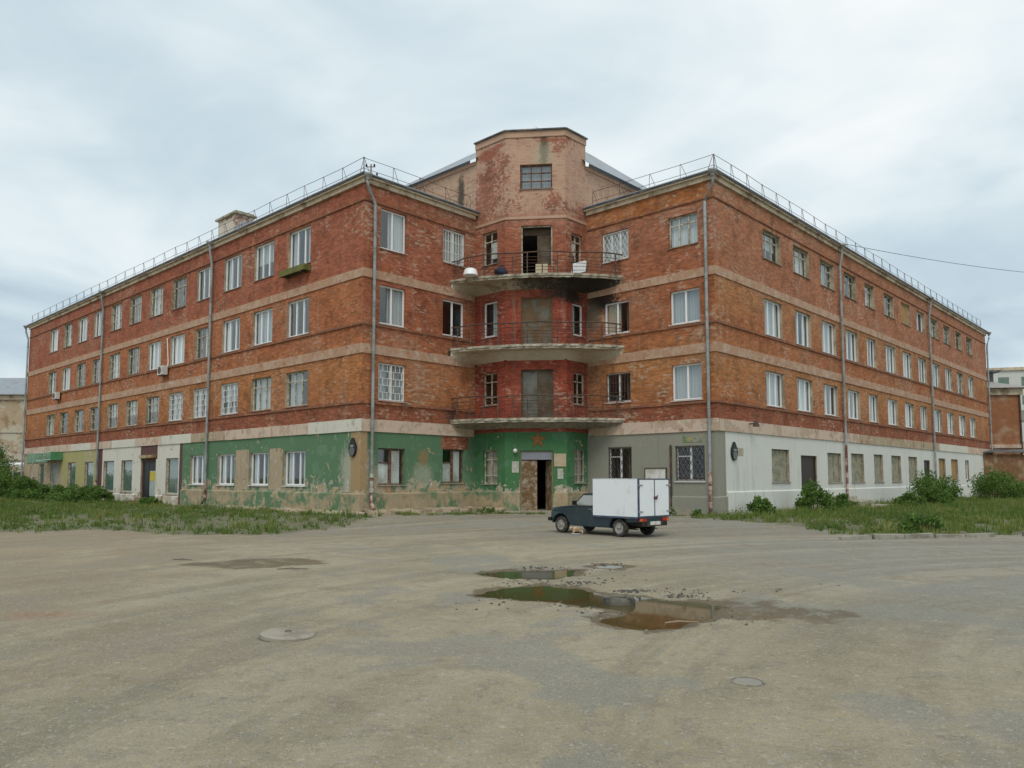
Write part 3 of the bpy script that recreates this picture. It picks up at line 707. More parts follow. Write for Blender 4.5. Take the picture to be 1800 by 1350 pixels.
# porch door of the shop with the green sign
o = OGu[10]; do, w_, h_ = door(FL, o[0], o[1], .75, 3.0, WOODW, rec=.1)
leaf(do, .07, w_ - .07, 0, h_ - .07, simple('pale_steel_door', (.32, .35, .32), .5, dirt=(.2, .2, .16)))
mb = MB(); fbox(mb, FL, LEN_L - 43.8, LEN_L - 41.0, .003, 1.7, .1, .72); fbox(mb, FL, LEN_L - 46.0, LEN_L - 43.81, .5, 1.7, .1, .42); hpart('porch_step', mb, STEP)

# ------------------------------------------------------------------ left wing, end face
OE = [(.92, 2.45, *FZ[4], 'pvc2', 'right', 1, None), (4.8, 6.3, 12.6, 14.35, 'pvc2', 'full', 1, 'bars'),
      (.92, 2.45, *FZ[3], 'pvc2', 'right', 1, None), (4.8, 6.28, *FZ[3], 'pvc2', None, 2, None),
      (.92, 2.48, *FZ[2], 'pvc2', 'full', 2, 'lattice'),
      (.95, 2.5, 1.48, 3.15, 'brown', 'b', 0, None), (4.86, 6.32, 1.55, 3.22, 'brown', 'b', 0, None)]
def mf_LE(u, z):
    if z > 4.0: return 0
    if u < .35: return 2 if z > 1.08 else 3
    if 4.75 < u < 6.6 and 3.22 < z < 3.85: return 0
    return 1 if z > 1.08 else 3
wall(FLE, BASE, EAVE, [o[:4] for o in OE], [BR_LE, GREEN, QUOIN, TANP, REV], mf_LE, ub=(.35, 4.75, 6.6), zb=(1.08, 3.22, 3.85, 4.0))
for o in OE:
    k = o[4]
    if k == 'brown':
        wo = window(FLE, *o[:4], 'brown', sill=SILLC)
        w_, h_ = o[1] - o[0], o[3] - o[2]
        for (a, b, c, d) in ((.06, w_ / 2 - .08, .06, h_ * .58), (w_ / 2 + .08, w_ - .2, .06, h_ - .1)):
            mb = MB(); mb.box(a, b, 0, .02, c, d); link('board', mb.mesh('board', BOARDW), wo, (0, .045, 0))
    else:
        window(FLE, *o[:4], k, o[5], o[6], o[7], STEELW, SILL)
plinth(FLE, 0, NL - .02, 1.12, PLINTHM)
# ------------------------------------------------------------------ the bay in the notch
TOP = 19.35
zb_all = (4.05, 14.2, 15.4)
def mf_B(u, z): return 1 if z < 4.05 else 0
ob1 = [(.55, 1.6, 12.7, 14.4, 'wood2', 'half'), (.58, 1.6, 8.95, 10.75, 'pvc1', 'right'), (.58, 1.6, 5.45, 7.08, 'wood2n', None), (.6, 1.62, 1.5, 3.18, 'wood2n', 'f')]
ob3 = [(.45, 1.35, 12.7, 14.15, 'wood2', 'half'), (.5, 1.4, 8.95, 10.55, 'pvc1', 'left'), (.55, 1.5, 5.45, 7.05, 'wood2n', None), (.58, 1.5, 1.55, 3.2, 'wood2n', 'f')]
DB = [(.8, 2.38, 11.5, 14.45), (.8, 2.38, 8.0, 10.78), (.8, 2.4, 4.5, 7.15), (.74, 2.36, .2, 3.14)]
tw = [(.75, 2.38, 16.35, 17.62)]
for f, ob in ((FB1, ob1), (FB3, ob3)):
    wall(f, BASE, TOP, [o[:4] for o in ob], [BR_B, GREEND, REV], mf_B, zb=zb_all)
    for o in ob:
        wo = window(f, *o[:4], o[4], o[5] if o[5] in ('right', 'left') else ('full' if o[5] == 'f' else None), 4 if o[5] == 'f' else 1, sill=PVC if o[4] == 'pvc1' else SILLC)
        if o[5] == 'half':
            w_ = o[1] - o[0]; h_ = o[3] - o[2]; a, b = (w_ * .52, w_ - .06) if f is FB1 else (.06, w_ * .48)
            mb = MB(); mb.box(a, b, 0, .02, .3, h_ * .68); link('board', mb.mesh('board', BOARDW), wo, (0, .045, 0))
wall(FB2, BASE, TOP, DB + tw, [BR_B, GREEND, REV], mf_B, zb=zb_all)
window(FB2, *tw[0], 'tower', 'full', 2, sill=SILLC)
plinth(FB1, .07, FB1.len + .03, 1.12, PLINTHM); plinth(FB2, -.03, .7, 1.12, PLINTHM); plinth(FB2, 2.42, FB2.len + .03, 1.12, PLINTHM); plinth(FB3, -.03, FB3.len - .07, 1.12, PLINTHM)
# doors on the axis
def four_door(i):
    u0, u1, z0, z1 = DB[i]
    fr = {0: WOODW, 1: simple('rust_jamb', (.16, .10, .05), .8), 2: DOORW, 3: simple('olive_jamb', (.20, .19, .11), .8)}[i]
    do, w_, h_ = door(FB2, u0, u1, z0, z1, fr, rec=.12)
    if i == 0:
        leaf(do, w_ * .5, w_ - .07, 0, h_ - .4, DOORW, y=.3, panels=2)
        mb = MB(); mb.box(.07, w_ - .07, 0, .03, h_ - .38, h_ - .07); link('transom', mb.mesh('transom', DOORW), do, (0, .3, 0))
    elif i == 1:
        leaf(do, .07, w_ / 2 - .005, 0, h_ - .07, DOORG, panels=2); leaf(do, w_ / 2 + .005, w_ - .07, 0, h_ - .07, DOORG, panels=2)
    elif i == 2:
        leaf(do, .07, w_ / 2 - .005, 0, h_ - .07, simple('glazed_old_leaf', (.10, .095, .075), .6, dirt=(.16, .165, .14)), y=.06, panels=2); leaf(do, w_ / 2 + .005, w_ - .07, 0, h_ - .07, DOORW, panels=3)
    else:
        mb = MB(); mb.box(.07, w_ - .07, 0, .05, h_ - .45, h_ - .07); link('transom', mb.mesh('transom', GREYP), do, (0, -.01, 0))
        leaf(do, .07, w_ / 2 + .02, 0, h_ - .5, DOORR, y=-.01)
        leaf(do, w_ / 2 + .02, w_ - .07, 0, h_ - .5, DOORR, y=.01, rot=R(-62), pivot='r')
        mb = MB(); mb.box(.0, w_, -.22, .1, -.08, -.002); link('threshold', mb.mesh('threshold', STEP), do)
for i in range(4): four_door(i)
for k, (o_, zt) in enumerate(((.95, .19), (1.6, .135))):
    mb = MB(); fbox(mb, FB2, -.6 - .3 * k, FB2.len + .2, .08 if k == 0 else .951, o_, .02, zt); hpart('entrance_step', mb, STEP)
def apron(f, u0, u1, w_, h0, seed):
    rr = random.Random(seed); n = max(2, int((u1 - u0) / .22)); mb = MB(); rows = []
    for k in range(n + 1):
        u = u0 + (u1 - u0) * k / n; o1 = w_ * rr.uniform(.8, 1.12); zt = h0 + rr.uniform(-.03, .03)
        rows.append([f.pt(u, zt + .04, .06), f.pt(u, zt - .02, o1 * .6), f.pt(u, zt - .06 + rr.uniform(-.02, .02), o1), f.pt(u, -.1, o1 + .05)])
    for k in range(n):
        for j in range(3): mb.quad([rows[k][j], rows[k][j + 1], rows[k + 1][j + 1], rows[k + 1][j]])
    mb.quad([rows[0][0], rows[0][3], rows[0][2], rows[0][1]]); mb.quad([rows[-1][0], rows[-1][1], rows[-1][2], rows[-1][3]])
    hpart('apron', mb, APR)
APR = peel_mat('broken_apron', (.40, .33, .235), [((.25, .20, .14), .54, 1.6, 0), ((.33, .19, .12), .62, 2.0, 0)], streak=.3)
apron(FL, LEN_L - 12.0, LEN_L + .5, .55, .27, 1); apron(FLE, .1, NL - .4, .85, .34, 2); apron(FB1, .4, FB1.len + .1, .8, .30, 3)
# star
mb = MB(); pts = []
for k in range(10):
    r_ = .46 if k % 2 == 0 else .19
    pts.append((r_ * math.sin(k * math.pi / 5), r_ * math.cos(k * math.pi / 5)))
for k in range(10):
    a, b = pts[k], pts[(k + 1) % 10]
    mb.quad([(0, -.09, 0), (a[0], -.02, a[1]), (b[0], -.02, b[1])]); mb.quad([(a[0], -.02, a[1]), (a[0], 0, a[1]), (b[0], 0, b[1]), (b[0], -.02, b[1])])
so_ = link('star_relief', mb.mesh('star', STARM, fix=True), house, Vector(FB2.pt(1.62, 3.66, .003)) + HP, FB2.rot)
# ------------------------------------------------------------------ right wing, end face
OE2 = [(.8, 2.33, 12.55, 14.0, 'wood3', 'full', 0, None, None), (4.6, 6.2, 12.6, 14.08, 'pvc3', 'full', 1, 'diamond', STEELW),
       (.76, 2.3, 8.9, 10.47, 'pvc2', 'full', 2, None, None), (4.6, 6.1, 8.9, 10.5, 'pvc2', 'left', 4, None, None),
       (.72, 2.27, 5.35, 7.0, 'pvc2', 'full', 2, None, None), (4.57, 6.04, 5.5, 6.95, 'pvc2', None, 1, 'bars', STEELD),
       (.66, 2.16, 1.65, 3.26, 'pvct', None, 1, 'diamond', STEELD), (4.55, 5.95, 1.7, 3.3, 'pvct', None, 1, 'diamond', STEELD)]
OE2u = [(NR - o[1], NR - o[0], *o[2:]) for o in OE2]
def mf_RE(u, z): return 1 if z < 4.0 else 0
wall(FRE, BASE, EAVE, [o[:4] for o in OE2u], [BR_RE, GREY, REV], mf_RE, zb=(4.0,))
for o in OE2u: window(FRE, *o[:4], o[4], o[5], o[6], o[7], o[8], PVC if o[4][0] == 'p' else SILLC)
plinth(FRE, .02, NR + .07, .98, GREY)
mb = MB(); fbox(mb, FRE, NR - 1.75, NR - .75, .002, .012, 3.4, 3.72); hpart('old_paint_patch', mb, peel_mat('old_green_patch', (.14, .21, .10), [((.36, .30, .12), .54, 2.6, 0), ((.30, .285, .225), .52, 2.0, 0)]))
# ------------------------------------------------------------------ right wing, street side
OR = []
for i in range(12):
    t0 = 5.02 + 3.66 * i
    for fl in (4, 3, 2):
        ww = 1.75 if (i == 7 and fl == 2) or i in (4,) else 2.08
        z0, z1 = FZ[fl]
        if fl == 4: z0, z1 = 12.75, 14.25
        OR.append((t0, t0 + ww, z0, z1, fl, i))
RG = [(5.4, 7.45, 1.6, 3.22, 'w'), (8.9, 11.0, .62, 2.98, 'd'), (12.55, 14.6, 1.55, 3.2, 'w'), (16.2, 18.35, 1.55, 3.25, 'w'), (20.2, 21.9, 1.55, 3.28, 'w'), (23.6, 25.6, 1.55, 3.28, 'w'),
      (27.3, 29.3, 1.6, 3.28, 'w'), (31.0, 32.5, .55, 3.1, 'd'), (34.9, 36.8, 1.6, 3.3, 'o'), (38.5, 40.6, 1.6, 3.3, 'o'), (43.0, 44.2, 1.6, 3.3, 'n')]
KR = {4: ['wood3', 'wood3', 'wood3b', 'wood3', 'wood3', 'wood3b', 'blank', 'pvc2', 'wood2', 'wood3', 'wood2', 'wood3'],
      3: ['pvc3'] * 10 + ['wood3', 'pvc3'], 2: ['pvc3'] * 12}
def mf_R(u, z):
    if z > 4.0: return 0
    return 2 if u < .7 else 1
wall(FR, BASE, EAVE, [o[:4] for o in OR] + [o[:4] for o in RG], [BR_R, WHITER, GREY, REV], mf_R, ub=(.7,), zb=(4.0,), revm=3)
for (u0, u1, z0, z1, fl, i) in OR:
    k = KR[fl][i]; c, cm = auto_cur()
    if k == 'blank': boarded(FR, u0, u1, z0, z1, BOARDO, 4, frame=WOODW); continue
    window(FR, u0, u1, z0, z1, k, c, cm, None, None, SILL if k[0] == 'p' else SILLC, rec=.16 if fl < 4 else .2)
for q, o in enumerate(RG):
    if o[4] in 'wo': boarded(FR, *o[:4], BOARDG if o[4] == 'w' else BOARDO, 5 if o[4] == 'w' else 3, frame=GFRAME)
    elif o[4] == 'n': window(FR, *o[:4], 'pvc1', None)
    else:
        do, w_, h_ = door(FR, *o[:4], DOORB, rec=.1); lo = leaf(do, .07, w_ - .07, 0, h_ - .07, DOORB)
        mb = MB(); mb.tube([(w_ * .62, -.01, 1.18), (w_ * .62, -.05, 1.18), (w_ * .62, -.05, 1.06), (w_ * .62, -.01, 1.06)], .012); link('door_handle', mb.mesh('door_handle', SILL), lo)
        mb = MB(); fbox(mb, FR, o[0] - .1, o[1] + .1, .075, .5, .05, o[2] - .03); hpart('door_step', mb, STEP)
pr = [.72] + [x for o in RG if o[4] == 'd' for x in (o[0] - .02, o[1] + .02)] + [LEN_R]
for k in range(0, len(pr), 2): plinth(FR, pr[k], pr[k + 1], 1.2, WHITER)
plinth(FR, 0, .7, 1.0, GREY)
# ------------------------------------------------------------------ string courses, ledges, cornices
def courses(f, u0, u1, x0=0.0, x1=0.0, low=PALE, k14=True, pieces=None, mid=PALE2):
    def strip(name, z0, z1, out, mat, a=u0, b=u1):
        mb = MB(); fbox(mb, f, a - x0 * out, b + x1 * out, .002, out, z0, z1); return hpart(name, mb, mat)
    if pieces:
        n = int((u1 - u0) / pieces)
        for i in range(n):
            a = u0 + (u1 - u0) * i / n; b = u0 + (u1 - u0) * (i + 1) / n - .012
            mb = MB(); mm = rv.choice([PALE, PALE, PALE, TANP, WHITE])
            fbox(mb, f, a - (x0 * .06 if i == 0 else 0), b + (x1 * .06 if i == n - 1 else 0), .002, .055 + .012 * rv.random(), 3.88 + .02 * rv.random(), 4.42 + .03 * rv.random())
            hpart('belt_panel', mb, mm)
    else: strip('belt_course', 3.88, 4.44, .06, low)
    strip('string_course', 7.42, 7.86, .05, mid); strip('string_course', 10.92, 11.32, .05, mid)
    strip('ledge', 5.14, 5.24, .07, LEDGE); strip('ledge', 8.72, 8.82, .07, LEDGE)
    if k14: strip('ledge', 14.46, 14.54, .06, LEDGE)
    strip('cornice', 15.26, 15.46, .12, CORN)
courses(FL, 0, LEN_L, 0, 1, pieces=4.2)
courses(FLE, 0, NL - .1, 0, 0)
courses(FRE, .1, NR, 0, 0)
courses(FR, 0, LEN_R, 1, 0, pieces=8.5)
for f, a, b in ((FB1, 0, FB1.len), (FB2, 0, FB2.len), (FB3, 0, FB3.len)):
    mb = MB(); fbox(mb, f, a, b + .03, .002, .04, 14.78, 14.92); hpart('ledge', mb, BR_T)
    mb = MB(); fbox(mb, f, a - .03, b + .05, -.35, .14, TOP, TOP + .07); hpart('parapet_cap', mb, ROOFD)
    mb = MB(); fbox(mb, f, a, b + .02, .002, .05, TOP - .32, TOP - .003); hpart('parapet_corbel', mb, BR_T)
# ------------------------------------------------------------------ inner walls, floors, roof, raised middle
def P2(a, u=0.0, v=0.0): return a + dL * u + dR * v
WID = 12.5
def poly_slab(name, poly, z0, z1, mat):
    mb = MB(); mb.prism([(float(p[0]), float(p[1])) for p in poly], z0, z1); hpart(name, mb, mat, fix=True)
i_ = .32
PLf = [P2(A, i_, i_), P2(A, i_, NL), P2(A, 0, NL), M1 + np.array((.15, .4)), M2 + np.array((-.15, .4)), P2(B, NR, 0), P2(B, NR, i_), P2(B, i_, i_), P2(B, i_, LEN_R - i_), P2(B, WID, LEN_R - i_), P2(B, WID, NR + 8), P2(A, WID + 2, NL + 12), P2(A, LEN_L - i_, WID), P2(A, LEN_L - i_, i_)]
PLf = [P2(A, i_, i_), P2(A, i_, NL), M1 + (Lc - M1) * .05 + np.array((.2, .6)), M2 + np.array((-.2, .6)), P2(B, NR, i_), P2(B, i_, i_), P2(B, i_, LEN_R - i_), P2(B, WID, LEN_R - i_), P2(B, WID, WID + 6), P2(A, WID + 6, WID), P2(A, LEN_L - i_, WID), P2(A, LEN_L - i_, i_)]
for z in (4.0, 7.5, 11.05): poly_slab('floor_slab', PLf, z - .15, z + .15, INNER)
poly_slab('ceiling_slab', PLf, 15.2, 15.4, INNER)
poly_slab('ground_slab', PLf, .02, .18, INNER)
def backwall(p, q, z0, z1):
    mb = MB(); mb.quad([(p[0], p[1], z0), (q[0], q[1], z0), (q[0], q[1], z1), (p[0], p[1], z1)]); hpart('back_wall', mb, INNER)
bw = [P2(B, 0, LEN_R), P2(B, WID, LEN_R), P2(B, WID, WID + 6), P2(A, WID + 6, WID), P2(A, LEN_L, WID), P2(A, LEN_L, 0)]
for k in range(len(bw) - 1): backwall(bw[k], bw[k + 1], BASE, EAVE)
# partitions so the rooms read as rooms
for i in range(1, 12, 2):
    for base, du, dv, off in ((A, dL, dR, 3.9 + 3.5 * i), (B, dR, dL, 4.6 + 3.66 * i)):
        p = base + du * off + dv * .32; q = base + du * off + dv * 6
        mb = MB(); mb.hexa([(*p, .2), (*(p + du * .15), .2), (*(q + du * .15), .2), (*q, .2), (*p, 15.2), (*(p + du * .15), 15.2), (*(q + du * .15), 15.2), (*q, 15.2)]); hpart('partition', mb, INNER, fix=True)
for base, du, dv, ln in ((A, dL, dR, LEN_L), (B, dR, dL, LEN_R)):
    p = base + dv * 5 + du * .4; q = base + dv * 5 + du * (ln - .4)
    mb = MB(); mb.quad([(*p, .2), (*q, .2), (*q, 15.2), (*p, 15.2)]); hpart('corridor_wall', mb, INNER)
# roofs: eaves slab then hipped metal sheets
EO = .24
def roof_wing(base, du, dv, ln, nf):
    # local: u along the wing, v across; eave line outside by EO
    def q(u, v, z): p = base + du * u + dv * v; return (p[0], p[1], z)
    z0, zr = 15.62, 17.05; W = WID
    mb = MB()
    mb.quad([q(-EO, -EO, z0), q(ln + EO, -EO, z0), q(ln - 5, W / 2, zr), q(5.8, W / 2, zr)])
    mb.quad([q(-EO, -EO, z0), q(5.8, W / 2, zr), q(5.8, W + .1, z0), q(-EO, W + .1, z0)])
    mb.quad([q(ln + EO, -EO, z0), q(ln + EO, W + EO, z0), q(ln - 5, W / 2, zr)])
    mb.quad([q(ln + EO, W + EO, z0), q(5.8, W + EO, z0), q(5.8, W / 2, zr), q(ln - 5, W / 2, zr)])
    return hpart('roof', mb, ROOFM)
roof_wing(A, dL, dR, LEN_L, NL); roof_wing(B, dR, dL, LEN_R, NR)
def eave(f, u0, u1, x0, x1):
    mb = MB(); fbox(mb, f, u0 - x0 * EO, u1 + x1 * EO, -.1, EO, 15.462, 15.53, 0); hpart('eave_board', mb, CORN)
    mb = MB(); fbox(mb, f, u0 - x0 * (EO + .04), u1 + x1 * (EO + .04), EO - .25, EO + .04, 15.533, 15.60); hpart('eave_flashing', mb, ROOFD)
    mb = MB(); fbox(mb, f, u0 - x0 * (EO + .07), u1 + x1 * (EO + .07), EO - .12, EO + .07, 15.603, 15.65); hpart('gutter', mb, ROOFM)
eave(FL, 0, LEN_L, 1, 1); eave(FLE, 0, NL - .02, 0, 0); eave(FRE, .02, NR, 0, 0); eave(FR, 0, LEN_R, 1, 1)
# raised middle block behind the tower
SL, SR = 18.45, 17.95
Q = [Lc, P2(Lc, 8.0, 0), P2(Lc, 8, 14), P2(Rc, 12, 9.5), P2(Rc, 0, 9.5), Rc]
def vwall(p, q, z0, z1, mat, name='attic_wall'):
    f = Fac(p, q); mb = MB(); mb.quad([f.pt(0, z0), f.pt(f.len, z0), f.pt(f.len, z1), f.pt(0, z1)], 0, [(0, z0), (f.len, z0), (f.len, z1), (0, z1)]); hpart(name, mb, mat); return f
fa = vwall(P2(Lc, 8.0, 0), Lc, EAVE - .5, SL, BR_T); fb = vwall(Rc, P2(Rc, 0, 9.5), EAVE - .5, SR, BR_T)
mb = MB(); fbox(mb, fa, 0, fa.len, .002, .07, SL - .2, SL - .02); hpart('attic_cornice', mb, BR_T)
mb = MB(); fbox(mb, fb, 0, fb.len, .002, .07, SR - .2, SR - .02); hpart('attic_cornice', mb, BR_T)
# tower returns
for p, q in ((P2(Lc, 0, 3.0), Lc), (Rc, P2(Rc, 3.0, 0))): vwall(p, q, EAVE - .5, TOP, BR_B, 'tower_wall')
tp = [Lc, M1, M2, Rc, P2(Rc, 3.0, 0), P2(Lc, 0, 3.0)]
mb = MB(); mb.quad([(p[0], p[1], TOP - .06) for p in tp]); hpart('tower_roof', mb, ROOFD)
vwall(P2(Rc, 3, 0), P2(Lc, 0, 3), EAVE, TOP, BR_B, 'tower_wall')
ap = P2(Lc, 0, 7.5) * .5 + P2(Rc, 0, 7.5) * .5
mb = MB()
e0, e1, e2 = P2(Lc, 8.4, -.3), P2(Lc, -.2, -.3), P2(Lc, 3.5, 5.5)
mb.quad([(*e0, SL), (*e1, SL), (*P2(Lc, -.2, 3.6), SL + 2.75), (*P2(Lc, 4.2, 3.6), SL + 2.75)]); mb.quad([(*e0, SL), (*P2(Lc, 4.2, 3.6), SL + 2.75), (*P2(Lc, 8.4, 7.5), SL)])
hpart('attic_roof', mb, ROOFM)
mb = MB()
mb.quad([(*P2(Rc, -.35, -.3), SR), (*P2(Rc, -.35, 9.9), SR), (*P2(Rc, 3.4, 5.0), SR + 3.2), (*P2(Rc, 3.4, -.3), SR + 3.2)]); mb.quad([(*P2(Rc, -.35, 9.9), SR), (*P2(Rc, 9, 9.9), SR), (*P2(Rc, 3.4, 5), SR + 3.2)])
hpart('attic_roof', mb, ROOFM)
# chimney with cap and a roof hatch beside it
def rbox(mb, c, du, dv, hu, hv, z0, z1):
    q = [c - du * hu - dv * hv, c + du * hu - dv * hv, c + du * hu + dv * hv, c - du * hu + dv * hv]
    mb.hexa([(*p, z0) for p in q] + [(*p, z1) for p in q])
cc = P2(A, 14.9, 1.3); mb = MB(); rbox(mb, cc, dL, dR, 1.1, .55, 15.6, 17.35); ch = hpart('chimney', mb, peel_mat('chimney_render', (.55, .50, .42), [((.33, .19, .13), .56, 1.0, 0)]), fix=True)
mb = MB(); rbox(mb, cc, dL, dR, 1.25, .7, 17.353, 17.47); rbox(mb, cc, dL, dR, 1.12, .58, 17.473, 17.56); hpart('chimney_cap', mb, CONC, fix=True, parent=ch)
mb = MB(); rbox(mb, P2(A, 12.6, .9), dL, dR, .7, .5, 15.7, 16.35); hpart('roof_hatch', mb, ROOFM, fix=True)
# ------------------------------------------------------------------ roof railing
def vpost():
    mb = MB(); mb.tube([(-.02, 0, 0), (-.02, 0, .72)], .012, 5); mb.tube([(.02, 0, .72), (.34, 0, 0)], .012, 5); mb.tube([(-.02, 0, .71), (.02, 0, .71)], .014, 5); return mb
VP = vpost().mesh('railing_post', STEELD)
def roof_rail(f, u0, u1, out=.2, step=1.62):
    mb = MB()
    def wob(u): return .02 * math.sin(u * .9) + .015 * math.sin(u * 2.3)
    n = max(1, int((u1 - u0) / step))
    for z in (15.62 + .71, 15.62 + .22): mb.tube([f.pt(u0 + (u1 - u0) * k / n, z + wob(u0 + k * step), out) for k in range(n + 1)], .012, 5)
    rr = hpart('roof_railing', mb, STEELD)
    for k in range(n + 1):
        o = link('railing_post', VP, rr, f.pt(u0 + (u1 - u0) * k / n, 15.62, out), f.rot if k < n else f.rot + math.pi)
        o.rotation_euler.y = R(rv.uniform(-3, 3))
roof_rail(FL, 1.2, LEN_L + .2); roof_rail(FLE, -.2, NL - .6); roof_rail(FRE, .6, NR + .2); roof_rail(FR, -.2, LEN_R - 2.5)
# ------------------------------------------------------------------ downpipes
def downpipe(f, u, foot=.35, red=False, side=0.0, lowz=2.2, top=15.3):
    uo = u - side
    pts = [f.pt(uo, top, .30), f.pt(uo, top - .25, .30), f.pt(u, top - 1.0, .16), f.pt(u, lowz, .16)]
    mb = MB(); mb.tube(pts, .075, 8); dp = hpart('downpipe', mb, ZINC, smooth=True)
    mb = MB(); mb.tube([f.pt(u, lowz + .02, .16), f.pt(u, foot + .2, .16), f.pt(u, foot - .02, .34)], .083, 8); hpart('lower_pipe', mb, PIPER if red else ZINC, smooth=True, parent=dp)
    mb = MB(); mb.lathe([(.08, 0), (.1, .08), (.2, .22), (.2, .30)], 12, c=f.pt(uo, top - .0, .33)); hpart('rain_head', mb, ZINC, parent=dp)
    for z in (4.9, 7.2, 9.4, 11.8, 13.6):
        mb = MB(); c = f.pt(u, z, .16); mb.lathe([(.088, -.025), (.088, .025)], 8, c=c); fbox(mb, f, u - .015, u + .015, 0.0, .09, z - .012, z + .012); hpart('pipe_clamp', mb, ZINC, parent=dp)
downpipe(FLE, .5, side=.55, foot=.45, red=True, lowz=2.0)
downpipe(FL, LEN_L - 14.75, red=True, lowz=1.6); downpipe(FL, LEN_L - 32.2, red=True, lowz=1.6); downpipe(FL, .15, side=.3)
downpipe(FRE, NR - .32, side=-.5, red=True, lowz=2.05, foot=.25)
downpipe(FR, 15.0, red=True, lowz=3.7, foot=.4); downpipe(FR, 33.4, lowz=1.3); downpipe(FR, LEN_R - .15, side=-.3)
# ------------------------------------------------------------------ curved balconies
PB1 = A + dR * 5.3; PB2 = B + dL * 4.9
mid = (PB1 + PB2) / 2 + np.array((0.06, -1.0)) * .95
def arc(n=28, inset=0.0):
    # circle through PB1, mid, PB2
    ax, ay = PB1; bx, by = mid; cx, cy = PB2
    d = 2 * (ax * (by - cy) + bx * (cy - ay) + cx * (ay - by))
    ux = ((ax * ax + ay * ay) * (by - cy) + (bx * bx + by * by) * (cy - ay) + (cx * cx + cy * cy) * (ay - by)) / d
    uy = ((ax * ax + ay * ay) * (cx - bx) + (bx * bx + by * by) * (ax - cx) + (cx * cx + cy * cy) * (bx - ax)) / d
    r_ = math.hypot(ax - ux, ay - uy) - inset
    a0 = math.atan2(ay - uy, ax - ux); a1 = math.atan2(cy - uy, cx - ux)
    if a1 < a0: a1 += 2 * math.pi
    return [(ux + r_ * math.cos(a0 + (a1 - a0) * k / n), uy + r_ * math.sin(a0 + (a1 - a0) * k / n)) for k in range(n + 1)]
def balcony(zt, idx):
    rr = random.Random(idx)
    n = 44; P = arc(n); Pi = arc(n, .10)
    back = [Rc + dL * .3 + dR * .3, M2 + np.array((-.2, .35)), M1 + np.array((.2, .35)), Lc + dR * .3 + dL * .3]
    mb = MB()
    # slab with a broken, slightly uneven lip: top, nosing, drip band, coved underside falling to the wall
    prof = [(0, zt), (0, zt - .11), (-.05, zt - .12), (-.05, zt - .2)]
    rows = []
    for k in range(n + 1):
        row = []
        out = np.array(P[k]) - np.array(Pi[k]); out /= np.linalg.norm(out)
        for j, (o_, z) in enumerate(prof):
            ch_ = rr.uniform(-.05, .0) * (rr.random() < .55) * (1 if idx != 0 else .4)
            q = np.array(P[k]) + out * (o_ + (ch_ if j < 2 else ch_ * .6)); row.append((q[0], q[1], z + (rr.uniform(-.02, .015) if j in (1, 3) else 0)))
        rows.append(row)
    for k in range(n):
        for j in range(3): mb.quad([rows[k][j + 1], rows[k + 1][j + 1], rows[k + 1][j], rows[k][j]], 0)
    bp = [(p[0], p[1]) for p in back]
    top = [r_[0] for r_ in rows] + [(p[0], p[1], zt) for p in bp]; mb.quad(top, 0)
    # underside: haunch dropping towards the walls
    wl = [PB1 + np.array((0, .02)), Lc, M1, M2, Rc, PB2]
    def wallpt(k):
        t = k / n * 5; i = min(4, int(t)); return wl[i] + (wl[i + 1] - wl[i]) * (t - i)
    drop = (.36, .45, .25)[idx]
    for k in range(n):
        w0, w1 = wallpt(k), wallpt(k + 1)
        a, b = rows[k][3], rows[k + 1][3]
        m0 = ((a[0] + w0[0]) / 2, (a[1] + w0[1]) / 2, zt - .24); m1 = ((b[0] + w1[0]) / 2, (b[1] + w1[1]) / 2, zt - .24)
        mb.quad([m0, m1, b, a], 1); mb.quad([(w0[0], w0[1], zt - .2 - drop), (w1[0], w1[1], zt - .2 - drop), m1, m0], 1)
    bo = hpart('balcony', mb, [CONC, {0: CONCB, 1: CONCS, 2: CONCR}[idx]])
    # railing
    hr = zt + 1.08; Q = arc(24, .12)
    mr = MB(); cut = {0: (0, 24), 1: (0, 24), 2: (0, 24)}[idx]
    sag = lambda k: -.05 * math.sin(k * .8 + idx) * .5 - (.12 if idx == 0 and k < 2 else 0)
    mr.tube([(x, y, hr + sag(k)) for k, (x, y) in enumerate(Q)], .034, 6); hpart('handrail', mr, STEELD, parent=bo)
    for j in range(1, 6):
        mr = MB(); mr.tube([(x, y, zt + .17 * j + .02 * math.sin(k + j)) for k, (x, y) in enumerate(Q)], .013, 4); hpart('rail', mr, STEELD, parent=bo)
    for k in range(1, 24, 2):
        x, y = Q[k]; mr = MB(); mr.box(x - .028, x + .028, y - .028, y + .028, zt - .02, hr + sag(k)); hpart('railing_post', mr, STEELD, parent=bo)
    return bo
for i, zt in enumerate((11.74, 8.26, 4.68)): balcony(zt, i)
